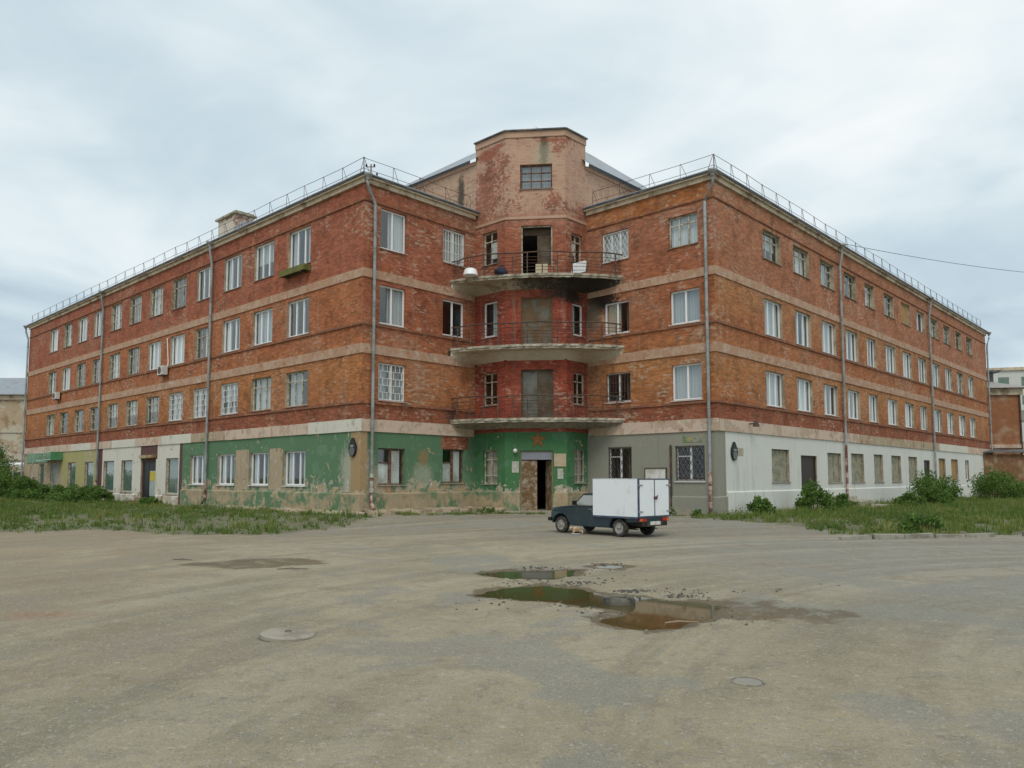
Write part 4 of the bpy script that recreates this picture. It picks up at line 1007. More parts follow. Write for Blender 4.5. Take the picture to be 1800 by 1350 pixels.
# ------------------------------------------------------------------ small things fixed to the house
def wall_thing(name, f, u, z, out, label, cat, group=None):
    e = empty(name, f.pt(u, z, out), f.rot); return tag(e, label, cat, group)
def add(name, parent, mb, mat, smooth=False, fix=False): return link(name, mb.mesh(name, mat, smooth, fix), parent)
ACW = simple('ac_casing', (.62, .62, .58), .5, dirt=(.4, .37, .32), dscale=3)
def aircon(t, z, label, pipe=0.0):
    e = wall_thing('air_conditioner', FL, LEN_L - t, z, 0, label, 'air conditioner', 'air conditioners on the left wing')
    mb = MB(); mb.box(-.42, .42, -.42, -.12, 0, .58); add('casing', e, mb, ACW)
    mb = MB(); mb.lathe([(.21, -.435), (.23, -.43), (.23, -.42)], 20, 'y', (-.1, 0, .29)); add('fan_guard', e, mb, STEELD, fix=True)
    for x in (-.3, .3):
        mb = MB(); mb.box(x - .02, x + .02, -.44, -.002, -.05, -.003); mb.box(x - .02, x + .02, -.03, -.002, -.3, -.051); add('bracket', e, mb, STEELD)
    if pipe:
        mb = MB(); mb.tube([(.35, -.1, .5), (.3, -.05, .8), (.05, -.05, .9 + pipe)], .03, 6); add('pipe', e, mb, PVC)
aircon(20.95, 8.3, 'white air conditioner below the third-floor windows with a pale slanted pipe above', 1.5)
aircon(41.8, 8.22, 'small white air conditioner near the far left end of the brick wall')
# window box
e = wall_thing('window_box', FL, LEN_L - 5.5, 11.98, 0, 'mossy green wooden window box under the top-floor window near the left corner', 'window box')
MOSS = simple('mossy_wood', (.17, .16, .045), .9, dirt=(.10, .12, .04), dscale=4)
mb = MB()
mb.box(-1.15, 1.15, -.42, -.40, .0, .3); mb.box(-1.15, 1.15, -.05, -.03, .0, .3); mb.box(-1.15, -1.13, -.40, -.05, 0, .3); mb.box(1.13, 1.15, -.40, -.05, 0, .3); add('trough', e, mb, MOSS)
mb = MB(); mb.box(-1.12, 1.12, -.39, -.06, .02, .24); add('soil', e, mb, simple('soil', (.06, .045, .03), .95))
for x in (-.8, .8):
    mb = MB(); mb.box(x - .03, x + .03, -.42, -.002, -.06, -.004); add('bracket', e, mb, RUST)
# oval address lamps
def addr(f, u, z, label, board=None):
    e = wall_thing('address_lamp', f, u, z, .003, label, 'address lamp', 'oval address lamps at the corners')
    mb = MB(); n = 24; pts = []
    for k in range(n):
        a = 2 * math.pi * k / n; x = .27 * math.sin(a); zz = .37 * math.cos(a)
        if zz > .2: x *= 1 - (zz - .2) * 2.2; zz += max(0, zz - .25) * .9
        pts.append((x, zz))
    mb.prism(pts, -.09, 0, 'y'); add('plate', e, mb, BLACK, fix=True)
    mb = MB(); mb.prism([(x * .72, zz * .55 - .13) for x, zz in pts if True], -.1, -.092, 'y'); add('number_field', e, mb, simple('dull_glass_field', (.10, .115, .11), .3), fix=True)
    mb = MB(); mb.box(-.12, .12, -.1, -.091, .08, .15); add('lamp_strip', e, mb, simple('pale_lamp_strip', (.35, .37, .36), .4))
addr(FL, LEN_L - .55, 3.12, 'black oval address lamp on the green painted wall by the left corner')
addr(FR, 1.42, 2.95, 'black oval address lamp on the white wall by the right corner')
e = tag(link('notice_sheet', (lambda m: (m.box(-.3, .3, -.012, 0, -.17, .17), m)[1])(MB()).mesh('notice_sheet', simple('tan_notice', (.45, .38, .28), .8, dirt=(.3, .28, .24), dscale=8)), None, FR.pt(2.08, 3.0, .004), FR.rot), 'small faded tan sheet beside the oval lamp on the white wall', 'notice')
# flood lamp / camera bracket above the white wall
e = wall_thing('wall_lamp', FR, 2.95, 4.32, .07, 'small dark lamp on a bracket on the pale belt above the white wall', 'lamp')
mb = MB(); mb.box(-.03, .03, -.25, 0, -.03, .03); add('bracket', e, mb, STEELD)
mb = MB(); mb.lathe([(.06, .12), (.14, -.02), (.16, -.14)], 12, c=(0, -.33, 0)); add('lamp_shade', e, mb, STEELD, fix=True)
# globe lamp by the entrance
e = wall_thing('globe_lamp', FB2, .52, 3.12, 0, 'round white globe lamp left of the entrance door', 'lamp')
mb = MB(); mb.lathe([(.02, -.11), (.07, -.09), (.105, -.03), (.11, .02), (.08, .08), (.03, .11)], 14, c=(0, -.17, 0)); add('globe', e, mb, simple('milk_glass', (.72, .72, .68), .3), smooth=True, fix=True)
mb = MB(); mb.box(-.04, .04, -.09, -.003, -.05, .05); add('bracket', e, mb, STEELD)
# faded plaque and papers around the entrance
def sheet(name, f, u0, u1, z0, z1, mat, label, cat, group=None, th=.015):
    mb = MB(); mb.box(0, u1 - u0, -th, 0, 0, z1 - z0)
    return tag(link(name, mb.mesh(name, mat), None, f.pt(u0, z0, .004), f.rot), label, cat, group)
PLAQ = simple('faded_plaque', (.42, .30, .13), .8, dirt=(.45, .38, .28), dscale=5, dirtamt=.6)
PAPER = simple('old_paper', (.50, .51, .46), .85, dirt=(.36, .34, .28), dscale=9, dirtamt=.5)
sheet('plaque', FB2, 2.42, 3.0, 2.35, 2.98, PLAQ, 'square faded yellow-brown plaque right of the entrance door', 'plaque', th=.03)
sheet('paper_notice', FB2, 2.58, 2.86, 1.75, 2.25, PAPER, 'pale torn paper notice under the square plaque', 'notice')
sheet('paper_notice', FB2, .34, .68, 2.05, 2.6, PAPER, 'pale torn paper notice left of the entrance door', 'notice')
sheet('paper_notice', FL, LEN_L - 1.15, LEN_L - .8, .95 + .2, 1.75, PAPER, 'greyish paper notices on the green wall below the left oval lamp', 'notice')
for k, z in enumerate((1.9, 1.55, 1.25)):
    mb = MB(); c = FLE.pt(.5, z, .16); mb.lathe([(.09, -.1), (.09, .1)], 10, c=(0, 0, 0))
    tag(link('pipe_flyer', mb.mesh('pipe_flyer', PAPER), None, c), ['topmost', 'middle', 'lowest'][k] + ' of the white flyers wrapped round the left corner downpipe', 'flyer', 'flyers on the left corner pipe')
for k, z in enumerate((1.72, 1.35)):
    mb = MB(); c = FRE.pt(NR - .32, z, .16); mb.lathe([(.09, -.09), (.09, .09)], 10)
    tag(link('pipe_flyer', mb.mesh('pipe_flyer', simple('pink_flyer%d' % k, (.52, .36, .32), .85, dirt=(.4, .33, .28), dscale=9)), None, c), ['upper', 'lower'][k] + ' pinkish flyer on the right corner downpipe', 'flyer', 'flyers on the right corner pipe')
# notice board and standpipe on the grey wall
e = wall_thing('notice_board', FRE, NR - 3.2, 1.5, 0, 'framed notice board with white papers on the grey wall behind the truck', 'notice board')
mb = MB(); mb.box(-.55, .55, -.05, -.003, 0, .72); add('board', e, mb, BOARDW)
for (a, b, c, d) in ((-.6, .6, .721, .77), (-.6, .6, -.05, -.001), (-.6, -.551, 0, .72), (.551, .6, 0, .72)):
    mb = MB(); mb.box(a, b, -.07, -.003, c, d); add('frame_bar', e, mb, DOORW)
mb = MB(); mb.tube([(0, -.06, .05), (0, -.06, 3.2)], .05, 8); e = tag(link('standpipe', mb.mesh('standpipe', STEELD), None, FRE.pt(NR - 2.36, .1, 0), FRE.rot), 'thin black vertical pipe on the grey wall beside the truck', 'pipe')
# green shop sign over the porch
e = wall_thing('shop_sign', FL, LEN_L - 44.3, 3.1, 0, 'green shop sign with a canopy box at the far left end of the ground floor', 'sign')
SIGN = simple('sign_green', (.06, .22, .09), .5, dirt=(.12, .28, .16), dscale=2); SIGNP = simple('sign_pale_green', (.20, .33, .22), .6, dirt=(.14, .25, .18), dscale=2)
mb = MB(); mb.box(-5.6, .3, -.06, -.003, .0, .85); add('back_panel', e, mb, SIGNP)
mb = MB(); mb.box(.31, 4.0, -.9, -.003, .12, .78); add('canopy_box', e, mb, SIGN)
for z in (.12, .74):
    mb = MB(); mb.box(.31, 4.0, -.915, -.901, z, z + .035); add('trim', e, mb, PVC)
try:
    cu = bpy.data.curves.new('sign_text', 'FONT'); cu.body = 'АПТЕКА'; cu.size = .62; cu.extrude = .008; cu.space_character = 1.25
    cu.materials.append(simple('sign_letter', (.40, .45, .34), .6)); tx = bpy.data.objects.new('lettering', cu); COL.objects.link(tx); tx.parent = e
    bpy.context.view_layer.update(); tme = bpy.data.meshes.new_from_object(tx.evaluated_get(bpy.context.evaluated_depsgraph_get()))
    bpy.data.objects.remove(tx); tx = link('lettering', tme, e, (.65, -.92, .24)); tx.rotation_euler = (R(90), 0, 0)
except Exception: pass
# porch posts and handrail
def pole_thing(name, pts_list, mat, label, cat, base, r_=.035):
    e = tag(empty(name, base), label, cat)
    for k, p in enumerate(pts_list):
        mb = MB(); mb.tube([Vector(q) - Vector(base) for q in p], r_, 6); add('post' if k < 2 else 'rail', e, mb, mat)
    return e
b0 = FL.pt(LEN_L - 46.9, .1, 1.8)
pole_thing('porch_railing', [[FL.pt(LEN_L - 46.9, .1, 1.8), FL.pt(LEN_L - 46.9, 3.1, 1.8)], [FL.pt(LEN_L - 43.7, .1, 1.8), FL.pt(LEN_L - 43.7, 3.2, 1.2)], [FL.pt(LEN_L - 46.9, .9, 1.8), FL.pt(LEN_L - 43.7, 1.7, 1.8)], [FL.pt(LEN_L - 43.7, 1.7, 1.8), FL.pt(LEN_L - 41.2, 1.7, 1.8)]],
           simple('pale_rail', (.45, .46, .38), .6, dirt=(.3, .25, .15)), 'pale metal porch posts and handrail under the green sign', 'railing', b0)
# roof mast and antennas
e = tag(empty('roof_mast', FLE.pt(.55, 15.64, -.3)), 'small dark cable mast on the roof edge by the left corner', 'mast')
mb = MB(); mb.tube([(0, 0, 0), (0, 0, .75)], .03, 6); add('pole', e, mb, STEELD)
mb = MB(); mb.tube([(-.25, 0, .62), (.2, 0, .62)], .02, 5); mb.tube([(-.3, 0, .2), (.32, 0, .2)], .02, 5); add('crossarm', e, mb, STEELD)
for x in (-.22, .15, .28):
    mb = MB(); mb.lathe([(.03, 0), (.05, .05), (.03, .12)], 8, c=(x, 0, .22 if x > .2 else .64)); add('insulator', e, mb, BLACK)
# overhead wire
mb = MB(); p0 = np.array(FR.pt(15.2, 15.7, .3)); p1 = np.array((62.0, 70.0, 20.5)); pts = []
for k in range(25):
    t = k / 24; q = p0 + (p1 - p0) * t; q[2] -= 2.4 * t * (1 - t) * 1.4; pts.append(q)
mb.tube(pts, .018, 4); tag(link('overhead_wire', mb.mesh('overhead_wire', simple('wire_grey', (.2, .22, .23), .7))), 'thin overhead wire running right from the roof of the right wing', 'wire')
# clutter on the top balcony
zb = 11.745
def bal(u, out, z=zb): return FB2.pt(u, z, out)
e = tag(empty('wash_basin', (-2.05, 37.15, zb)), 'white upturned enamel basin at the left end of the top balcony', 'basin')
mb = MB(); mb.lathe([(.36, .0), (.38, .03), (.30, .30), (.22, .36)], 20); add('bowl', e, mb, PVC, smooth=True, fix=True)
mb = MB(); mb.lathe([(.10, .361), (.10, .39)], 12); add('foot_ring', e, mb, PVC)
e = tag(empty('dark_bundle', (-.52, 37.05, zb)), 'dark blue cloth bundle on the top balcony left of its door', 'bundle')
bm = bmesh.new(); bmesh.ops.create_icosphere(bm, subdivisions=3, radius=.3)
for v in bm.verts: v.co = v.co * (1 + .28 * mnoise.noise(v.co * 4)); v.co.x *= 1.15; v.co.z = max(-.16, v.co.z * .75)
for v in bm.verts: v.co.z += .16
me = bpy.data.meshes.new('cloth'); bm.to_mesh(me); bm.free(); me.materials.append(simple('navy_cloth', (.025, .03, .05), .9)); me.polygons.foreach_set('use_smooth', [True] * len(me.polygons)); link('cloth', me, e)
mb = MB(); mb.tube([(-.1, 0, .4), (.05, -.05, .5), (.16, 0, .4)], .03, 6); add('knot', e, mb, simple('navy_knot', (.04, .045, .07), .9))
e = tag(empty('door_panel_board', bal(1.98, .45), FB2.rot), 'cream board and reddish strip leaning in the open top balcony doorway', 'board')
mb = MB(); mb.hexa([(-.42, 0, 0), (.18, 0, 0), (.18, .02, 0), (-.42, .02, 0), (-.42, .1, .62), (.18, .1, .62), (.18, .12, .62), (-.42, .12, .62)]); add('panel', e, mb, simple('cream_board', (.55, .48, .33), .8))
mb = MB(); mb.hexa([(.19, 0, 0), (.38, 0, 0), (.38, .02, 0), (.19, .02, 0), (.19, .1, .55), (.38, .1, .55), (.38, .12, .55), (.19, .12, .55)]); add('strip', e, mb, simple('red_board', (.3, .1, .05), .8))
e = tag(empty('white_crate', (3.25, 36.9, zb), R(-25)), 'tilted white ridged panel on the right half of the top balcony', 'panel')
for k in range(7):
    mb = MB(); mb.hexa([(-.38, .0 + .03 * k, .02 + .09 * k), (.38, .0 + .03 * k, .12 + .09 * k), (.38, .03 + .03 * k, .12 + .09 * k), (-.38, .03 + .03 * k, .02 + .09 * k), (-.38, .02 + .03 * k, .098 + .09 * k), (.38, .02 + .03 * k, .198 + .09 * k), (.38, .05 + .03 * k, .198 + .09 * k), (-.38, .05 + .03 * k, .098 + .09 * k)]); add('slat', e, mb, PVC)

# ------------------------------------------------------------------ pickup with a box body
def truck():
    S = .95
    e = tag(empty('box_truck', (3.8, 24.0, 0.0), math.pi - R(48)), 'old dark blue-green pickup with a white box body parked before the entrance', 'truck')
    e.scale = (S, S, S)
    PAINT = simple('dark_blue_paint', (.012, .032, .042), .38, var=.15, dirt=(.03, .04, .04), dscale=2.2, dirtamt=.3, spec=.45)
    BLUE = simple('blue_trim', (.03, .065, .13), .5, dirt=(.1, .1, .1), dscale=4)
    UND = simple('underbody', (.02, .018, .016), .9, dirt=(.07, .055, .04), dscale=4)
    BOXW = simple('white_box_panel', (.74, .77, .79), .4, var=.04, dirt=(.62, .61, .57), dscale=1.6, dirtamt=.13)
    TYR = simple('tyre_rubber', (.022, .021, .02), .85, dirt=(.09, .08, .065), dscale=9)
    RIM = simple('rim_steel', (.36, .36, .34), .5, dirt=(.2, .17, .13), dscale=14, metal=.3)
    GL = simple('car_glass', (.30, .31, .29), .08, var=.1, spec=.8, scale=1.5)
    RUB = simple('rubber_black', (.012, .012, .012), .7)
    LR = simple('red_lens', (.35, .02, .015), .2, spec=.6); LO = simple('orange_lens', (.5, .16, .02), .2, spec=.6)
    hw = .76
    def arcp(cx, r_, a0, a1, n=10): return [(cx + r_ * math.cos(R(a0 + (a1 - a0) * k / n)), .28 + r_ * math.sin(R(a0 + (a1 - a0) * k / n))) for k in range(n + 1)]
    # lower body, side profile with both wheel openings
    prof = [(3.20, .40), (3.24, .55), (3.22, .74), (3.12, .86), (2.6, .915), (2.1, .95), (.99, .95), (.98, .655), (-.80, .655), (-.80, .52), (-.55, .50), (-.42, .36)]
    prof += [p for p in arcp(0, .38, 165, 15)][::-1][::-1] if False else []
    prof = [(3.10, .38), (3.14, .55), (3.12, .74), (3.04, .86), (2.6, .915), (2.1, .95), (.99, .95), (.98, .655), (-.80, .655), (-.80, .50), (-.42, .47)] + arcp(0, .39, 150, 8) + [(.42, .27), (2.18, .27)] + arcp(2.6, .40, 172, 8) + [(3.03, .33)]
    bm = bmesh.new()
    vs0 = [bm.verts.new((x, -hw, z)) for x, z in prof]; vs1 = [bm.verts.new((x, hw, z)) for x, z in prof]
    bm.faces.new(vs0); bm.faces.new(vs1[::-1])
    for k in range(len(prof)): bm.faces.new((vs0[k], vs1[k], vs1[(k + 1) % len(prof)], vs0[(k + 1) % len(prof)]))
    bmesh.ops.recalc_face_normals(bm, faces=bm.faces)
    # tuck in the front corners a little
    for v in bm.verts:
        if v.co.x > 3.0: v.co.y *= .95
        if v.co.z > .84 and v.co.x > 2.1: v.co.y *= .96
    ed = [e_ for e_ in bm.edges if abs(e_.verts[0].co.y - e_.verts[1].co.y) < .1]
    bmesh.ops.bevel(bm, geom=ed, offset=.025, segments=2, affect='EDGES')
    me = bpy.data.meshes.new('body'); bm.to_mesh(me); bm.free(); me.materials.append(PAINT); body = link('body', me, e)
    # greenhouse
    lo, hi = .72, .62; zb_, zt_ = .952, 1.38
    def gp(t, s): # t: 0 belt..1 roof ; returns front x, rear x, half width at height t
        return (2.14 - .46 * t, .99 + .03 * t, (lo + (hi - lo) * t))
    x0, r0, h0 = gp(0, 0); x1, r1, h1 = gp(1, 0)
    mb = MB(); mb.hexa([(r0, -h0, zb_ - .01), (x0, -h0, zb_ - .01), (x0, h0, zb_ - .01), (r0, h0, zb_ - .01), (r1, -h1, zt_), (x1, -h1, zt_), (x1, h1, zt_), (r1, h1, zt_)])
    me = mb.mesh('cab', PAINT); bm = bmesh.new(); bm.from_mesh(me); bmesh.ops.bevel(bm, geom=list(bm.edges), offset=.05, segments=3, affect='EDGES'); bm.to_mesh(me); bm.free(); link('cab', me, e)
    def sidequad(name, xa, xb, ta, tb, mat, off, s, xa2=None, xb2=None):
        # panel lying on the cab side between heights ta..tb
        za, zc = zb_ + (zt_ - zb_) * ta, zb_ + (zt_ - zb_) * tb; ya, yc = lo + (hi - lo) * ta + off, lo + (hi - lo) * tb + off
        xa2 = xa if xa2 is None else xa2; xb2 = xb if xb2 is None else xb2
        m_ = MB(); m_.hexa([(xa, s * (ya - .01), za), (xb, s * (ya - .01), za), (xb, s * ya, za), (xa, s * ya, za), (xa2, s * (yc - .01), zc), (xb2, s * (yc - .01), zc), (xb2, s * yc, zc), (xa2, s * yc, zc)]); return add(name, e, m_, mat, fix=True)
    for s in (1, -1):
        rb = sidequad('window_rubber', 1.11, 2.02, .04, .88, RUB, .004, s, 1.12, 1.66)
        sidequad('side_window', 1.14, 1.96, .09, .83, GL, .010, s, 1.15, 1.64)
        mb = MB(); mb.hexa([(1.12, s * .758, .965), (2.0, s * .752, .965), (2.0, s * .70, .975), (1.12, s * .70, .975), (1.12, s * .758, .985), (2.0, s * .752, .985), (2.0, s * .70, .985), (1.12, s * .70, .985)]); add('belt_trim', e, mb, RIM, fix=True)
        # door skin with shut lines
        d = MB(); d.box(1.06, 2.02, s * .762 - (.012 if s > 0 else 0), s * .762 + (0 if s > 0 else .012), .34, .925); dd = add('door', e, d, PAINT)
        h_ = MB(); h_.box(1.12, 1.28, s * .775 - .015, s * .775 + .015, .84, .865); add('handle', dd, h_, RIM)
        h_ = MB(); h_.lathe([(.02, s * .763), (.02, s * .775)], 10, 'y', (1.14, 0, .78)); add('lock', dd, h_, RIM, fix=True)
        m_ = MB(); m_.tube([(1.86, s * .70, 1.0), (1.86, s * .80, 1.03)], .012, 5); m_.box(1.83, 1.88, s * .87 - .09, s * .87 + .09, .98, 1.12); add('mirror', e, m_, RUB)
        m_ = MB(); m_.tube([(-0.0 + .395 * math.cos(R(a)), s * .768, .28 + .395 * math.sin(R(a))) for a in range(10, 160, 12)], .016, 5); add('arch_lip', e, m_, RUB)
        m_ = MB(); m_.tube([(2.6 + .405 * math.cos(R(a)), s * .762, .28 + .405 * math.sin(R(a))) for a in range(8, 175, 12)], .014, 5); add('arch_lip', e, m_, PAINT)
        hl = MB(); hl.box(3.09, 3.145, s * .56 - .13, s * .56 + .13, .60, .76); add('headlight', e, hl, GL)
        tl = MB(); tl.box(-.84, -.801, s * .58 - .17, s * .58 + .17, .515, .615); t_ = add('tail_light', e, tl, LR)
        tl = MB(); tl.box(-.845, -.841, s * .68 - .055, s * .68 + .055, .525, .605); add('indicator', t_, tl, LO)
    # windscreen and back window
    def fquad(name, ta, tb, hwf, mat, off):
        xa, xb = 2.14 - .46 * ta + off, 2.14 - .46 * tb + off; za, zc = zb_ + (zt_ - zb_) * ta, zb_ + (zt_ - zb_) * tb
        ya, yc = (lo + (hi - lo) * ta) * hwf, (lo + (hi - lo) * tb) * hwf
        m_ = MB(); m_.hexa([(xa - .02, -ya, za), (xa, -ya, za), (xa, ya, za), (xa - .02, ya, za), (xb - .02, -yc, zc), (xb, -yc, zc), (xb, yc, zc), (xb - .02, yc, zc)]); add(name, e, m_, mat)
    fquad('windscreen', .08, .88, .88, GL, .012)
    m_ = MB(); m_.box(3.1, 3.135, -.40, .40, .60, .75); add('grille', e, m_, RUB)
    m_ = MB(); m_.box(3.07, 3.22, -.78, .78, .40, .52); add('front_bumper', e, m_, RUB)
    # chassis, springs, axle
    m_ = MB(); m_.box(-.78, 1.0, -.5, .5, .36, .49); m_.tube([(0, -.6, .28), (0, .6, .28)], .05, 8); m_.box(-.55, .55, .46, .52, .24, .27); m_.box(-.55, .55, -.52, -.46, .24, .27); add('chassis', e, m_, UND)
    m_ = MB(); m_.box(-.86, -.80, -.62, .62, .36, .50); add('rear_bumper', e, m_, UND)
    m_ = MB(); m_.box(-.875, -.861, -.26, .26, .40, .512); add('number_plate', e, m_, simple('plate_white', (.62, .64, .60), .5, dirt=(.4, .38, .3), dscale=6))
    # wheels
    tyre = MB(); tyre.lathe([(.17, -.085), (.235, -.095), (.27, -.085), (.285, -.05), (.285, .05), (.27, .085), (.235, .095), (.17, .085)], 28, 'y', closed=True); TM = tyre.mesh('wheel', TYR, smooth=True, fix=True)
    rim = MB(); rim.lathe([(.182, .07), (.178, .088), (.165, .085), (.15, .045), (.10, .035), (.07, .055), (.05, .075), (.02, .08)], 24, 'y'); RM = rim.mesh('rim', RIM, smooth=True, fix=True)
    hole = MB()
    for k in range(8):
        a = 2 * math.pi * k / 8; hole.lathe([(.018, .042), (.018, .05)], 8, 'y', (.125 * math.cos(a), 0, .125 * math.sin(a)))
    HM = hole.mesh('rim_hole', RUB, fix=True)
    for x in (0, 2.6):
        for s in (1, -1):
            wo = link('wheel', TM, e, (x, s * .68, .285), 0 if s > 0 else math.pi); link('rim', RM, wo); link('rim_hole', HM, wo)
    # box body
    bx0, bx1, bw_, bz0, bz1 = -.82, 1.08, .80, .665, 1.86
    m_ = MB(); m_.box(bx0, bx1, -bw_, bw_, bz0, bz1); box_ = add('cargo_box', e, m_, BOXW)
    tr = [((bx0 - .012, bx0 + .02), (bw_ - .055, bw_ + .008), (bz0 - .02, bz1 + .012)), ((bx0 - .012, bx0 + .02), (-bw_ - .008, -bw_ + .055), (bz0 - .02, bz1 + .012)),
          ((bx0 - .012, bx0 + .02), (-bw_ + .056, bw_ - .056), (bz1 - .03, bz1 + .012)), ((bx0 - .012, bx0 + .02), (-bw_ + .056, bw_ - .056), (bz0 - .03, bz0 + .02))]
    for (a, b, c) in tr: m_ = MB(); m_.box(*a, *b, *c); add('edge_trim', box_, m_, BLUE)
    m_ = MB(); m_.box(bx0 + .021, bx1, bw_ + .001, bw_ + .012, bz0 - .06, bz0 - .004); add('skirt_trim', box_, m_, BLUE)
    m_ = MB(); m_.box(bx0 + .021, bx1 + .01, bw_ - .02, bw_ + .008, bz1 + .001, bz1 + .014); add('top_trim', box_, m_, SILL)
    for s in (1, -1):
        a, b = (.028, bw_ - .06) if s > 0 else (-bw_ + .06, -.028)
        m_ = MB(); m_.box(bx0 - .03, bx0 - .002, a, b, bz0 + .025, bz1 - .035); dd = add('rear_door', box_, m_, BOXW)
        for z in (bz0 + .16, bz1 - .2):
            yy = s * (bw_ - .10); h_ = MB(); h_.box(bx0 - .05, bx0 - .031, yy - .09, yy + .09, z - .018, z + .018); h_.lathe([(.03, -.03), (.03, .03)], 8, c=(bx0 - .045, s * (bw_ - .01), z)); add('hinge', dd, h_, RIM)
    m_ = MB(); m_.box(bx0 - .025, bx0 - .003, -.026, .026, bz0 + .03, bz1 - .04); add('door_seam', box_, m_, BLUE)
    m_ = MB(); m_.box(bx0 - .06, bx0 - .031, -.12, .05, 1.22, 1.30); m_.tube([(bx0 - .06, -.03, 1.2), (bx0 - .08, -.06, 1.29), (bx0 - .08, -.1, 1.33)], .02, 6); add('latch', box_, m_, STEELD)
truck()
# ------------------------------------------------------------------ cat and its plate
def cat_():
    e = tag(empty('cat', (2.06, 24.72, 0.0), R(12)), 'tan and white cat crouching by a plate beside the truck', 'cat')
    V = [(.16, 0, .15), (.05, 0, .165), (-.06, 0, .165), (-.14, -.01, .185), (-.20, -.05, .20), (-.245, -.09, .19),   # pelvis..head, muzzle
         (.26, .03, .10), (.33, .06, .03), (.36, .0, .02),                                                           # tail
         (-.10, -.055, .10), (-.13, -.06, .02), (-.10, .055, .10), (-.12, .055, .02),                               # fore legs
         (.16, -.07, .09), (.20, -.08, .05), (.15, -.085, .015), (.16, .07, .09), (.20, .08, .05), (.15, .085, .015)]
    E_ = [(0, 1), (1, 2), (2, 3), (3, 4), (4, 5), (0, 6), (6, 7), (7, 8), (2, 9), (9, 10), (2, 11), (11, 12), (0, 13), (13, 14), (14, 15), (0, 16), (16, 17), (17, 18)]
    Rr = [.085, .085, .075, .05, .062, .032, .022, .018, .014, .035, .02, .035, .02, .055, .025, .02, .055, .025, .02]
    me = bpy.data.meshes.new('body'); me.from_pydata(V, E_, []); 
    m, nt, o = newmat('cat_fur'); tc = nd(nt, 'ShaderNodeTexCoord').outputs['Object']
    c = ramp(nt, noise(nt, tc, 9, 4), [(.42, (.30, .19, .10)), (.56, (.52, .43, .32))]); finish(nt, o, c, .95, noise(nt, tc, 80), .4, .01)
    me.materials.append(m)
    b = link('body', me, e); sk = b.modifiers.new('skin', 'SKIN')
    for i, v in enumerate(me.skin_vertices[0].data): v.radius = (Rr[i], Rr[i]); v.use_root = (i == 0)
    b.modifiers.new('sub', 'SUBSURF').levels = 2; b.modifiers['sub'].render_levels = 2; sk.use_smooth_shade = True
    for s in (-1, 1):
        mb = MB(); mb.quad([(-.20 + .03 * s, -.05 + .03 * s, .245), (-.17 + .03 * s, -.04 + .035 * s, .245), (-.185 + .035 * s, -.045 + .035 * s, .295)]); mb.quad([(-.17 + .03 * s, -.04 + .035 * s, .245), (-.18 + .03 * s, -.02 + .03 * s, .24), (-.185 + .035 * s, -.045 + .035 * s, .295)]); mb.quad([(-.18 + .03 * s, -.02 + .03 * s, .24), (-.20 + .03 * s, -.05 + .03 * s, .245), (-.185 + .035 * s, -.045 + .035 * s, .295)]); add('ear', e, mb, m)
    e2 = tag(empty('plate', (2.03, 24.5, 0.0)), 'flat white plate on the ground in front of the cat', 'plate')
    mb = MB(); mb.lathe([(.10, .004), (.15, .02), (.155, .026), (.145, .024), (.09, .012), (.02, .012)], 24); add('dish', e2, mb, PVC, smooth=True, fix=True)
cat_()
# ------------------------------------------------------------------ tyre in the puddle, covers, rubble
def loose_tyre():
    e = tag(empty('old_tyre', (1.56, 11.35, -.07)), 'old muddy car tyre lying flat in the puddle', 'tyre')
    T = simple('muddy_rubber', (.045, .043, .04), .9, dirt=(.16, .145, .115), dscale=5, dirtamt=.5)
    mb = MB(); mb.lathe([(.15, .03), (.2, .0), (.25, .01), (.272, .04), (.272, .12), (.25, .155), (.2, .165), (.15, .145), (.142, .09)], 36, closed=True); add('carcass', e, mb, T, smooth=True, fix=True)
    e.scale = (.86, .86, .86)
    for k in range(30):
        a = 2 * math.pi * k / 30; mb = MB(); c, s = math.cos(a), math.sin(a); t = (-s * .018, c * .018)
        mb.hexa([(c * .27 - t[0], s * .27 - t[1], .05), (c * .277 - t[0], s * .277 - t[1], .05), (c * .277 + t[0], s * .277 + t[1], .05), (c * .27 + t[0], s * .27 + t[1], .05), (c * .27 - t[0], s * .27 - t[1], .11), (c * .277 - t[0], s * .277 - t[1], .11), (c * .277 + t[0], s * .277 + t[1], .11), (c * .27 + t[0], s * .27 + t[1], .11)]); add('tread_block', e, mb, T, fix=True)
loose_tyre()
e = tag(empty('manhole_cover', (-2.55, 8.87, 0)), 'round pale concrete manhole cover, tilted, on the left foreground', 'manhole cover')
COVM = simple('cover_concrete', (.34, .31, .245), .95, dirt=(.24, .21, .16), dscale=3, bump=.5)
mb = MB(); mb.lathe([(.30, -.02), (.30, .035), (.28, .045), (.1, .05), (.02, .05)], 32); c_ = add('lid', e, mb, COVM, fix=True); c_.rotation_euler = (R(1), R(3.5), 0)
mb = MB(); mb.lathe([(.303, -.03), (.303, .006), (.318, .006), (.318, -.03)], 32, closed=True); add('rim', e, mb, simple('cover_rim', (.11, .105, .09), .9, dirt=(.32, .29, .22), dscale=5, dirtamt=.5), fix=True)
mb = MB(); mb.tube([(-.03, 0, .05), (-.02, 0, .066), (.03, 0, .066), (.04, 0, .05)], .006, 5); add('lift_ring', e, mb, RUST)
e = tag(empty('valve_cover', (2.08, 6.92, 0)), 'small grey iron valve cover ring on the right foreground', 'valve cover')
mb = MB(); mb.lathe([(.13, -.02), (.13, .012), (.146, .010), (.146, -.02)], 28, closed=True); add('ring', e, mb, simple('iron_ring', (.12, .118, .115), .8, dirt=(.30, .27, .20), dscale=9, dirtamt=.55), fix=True)
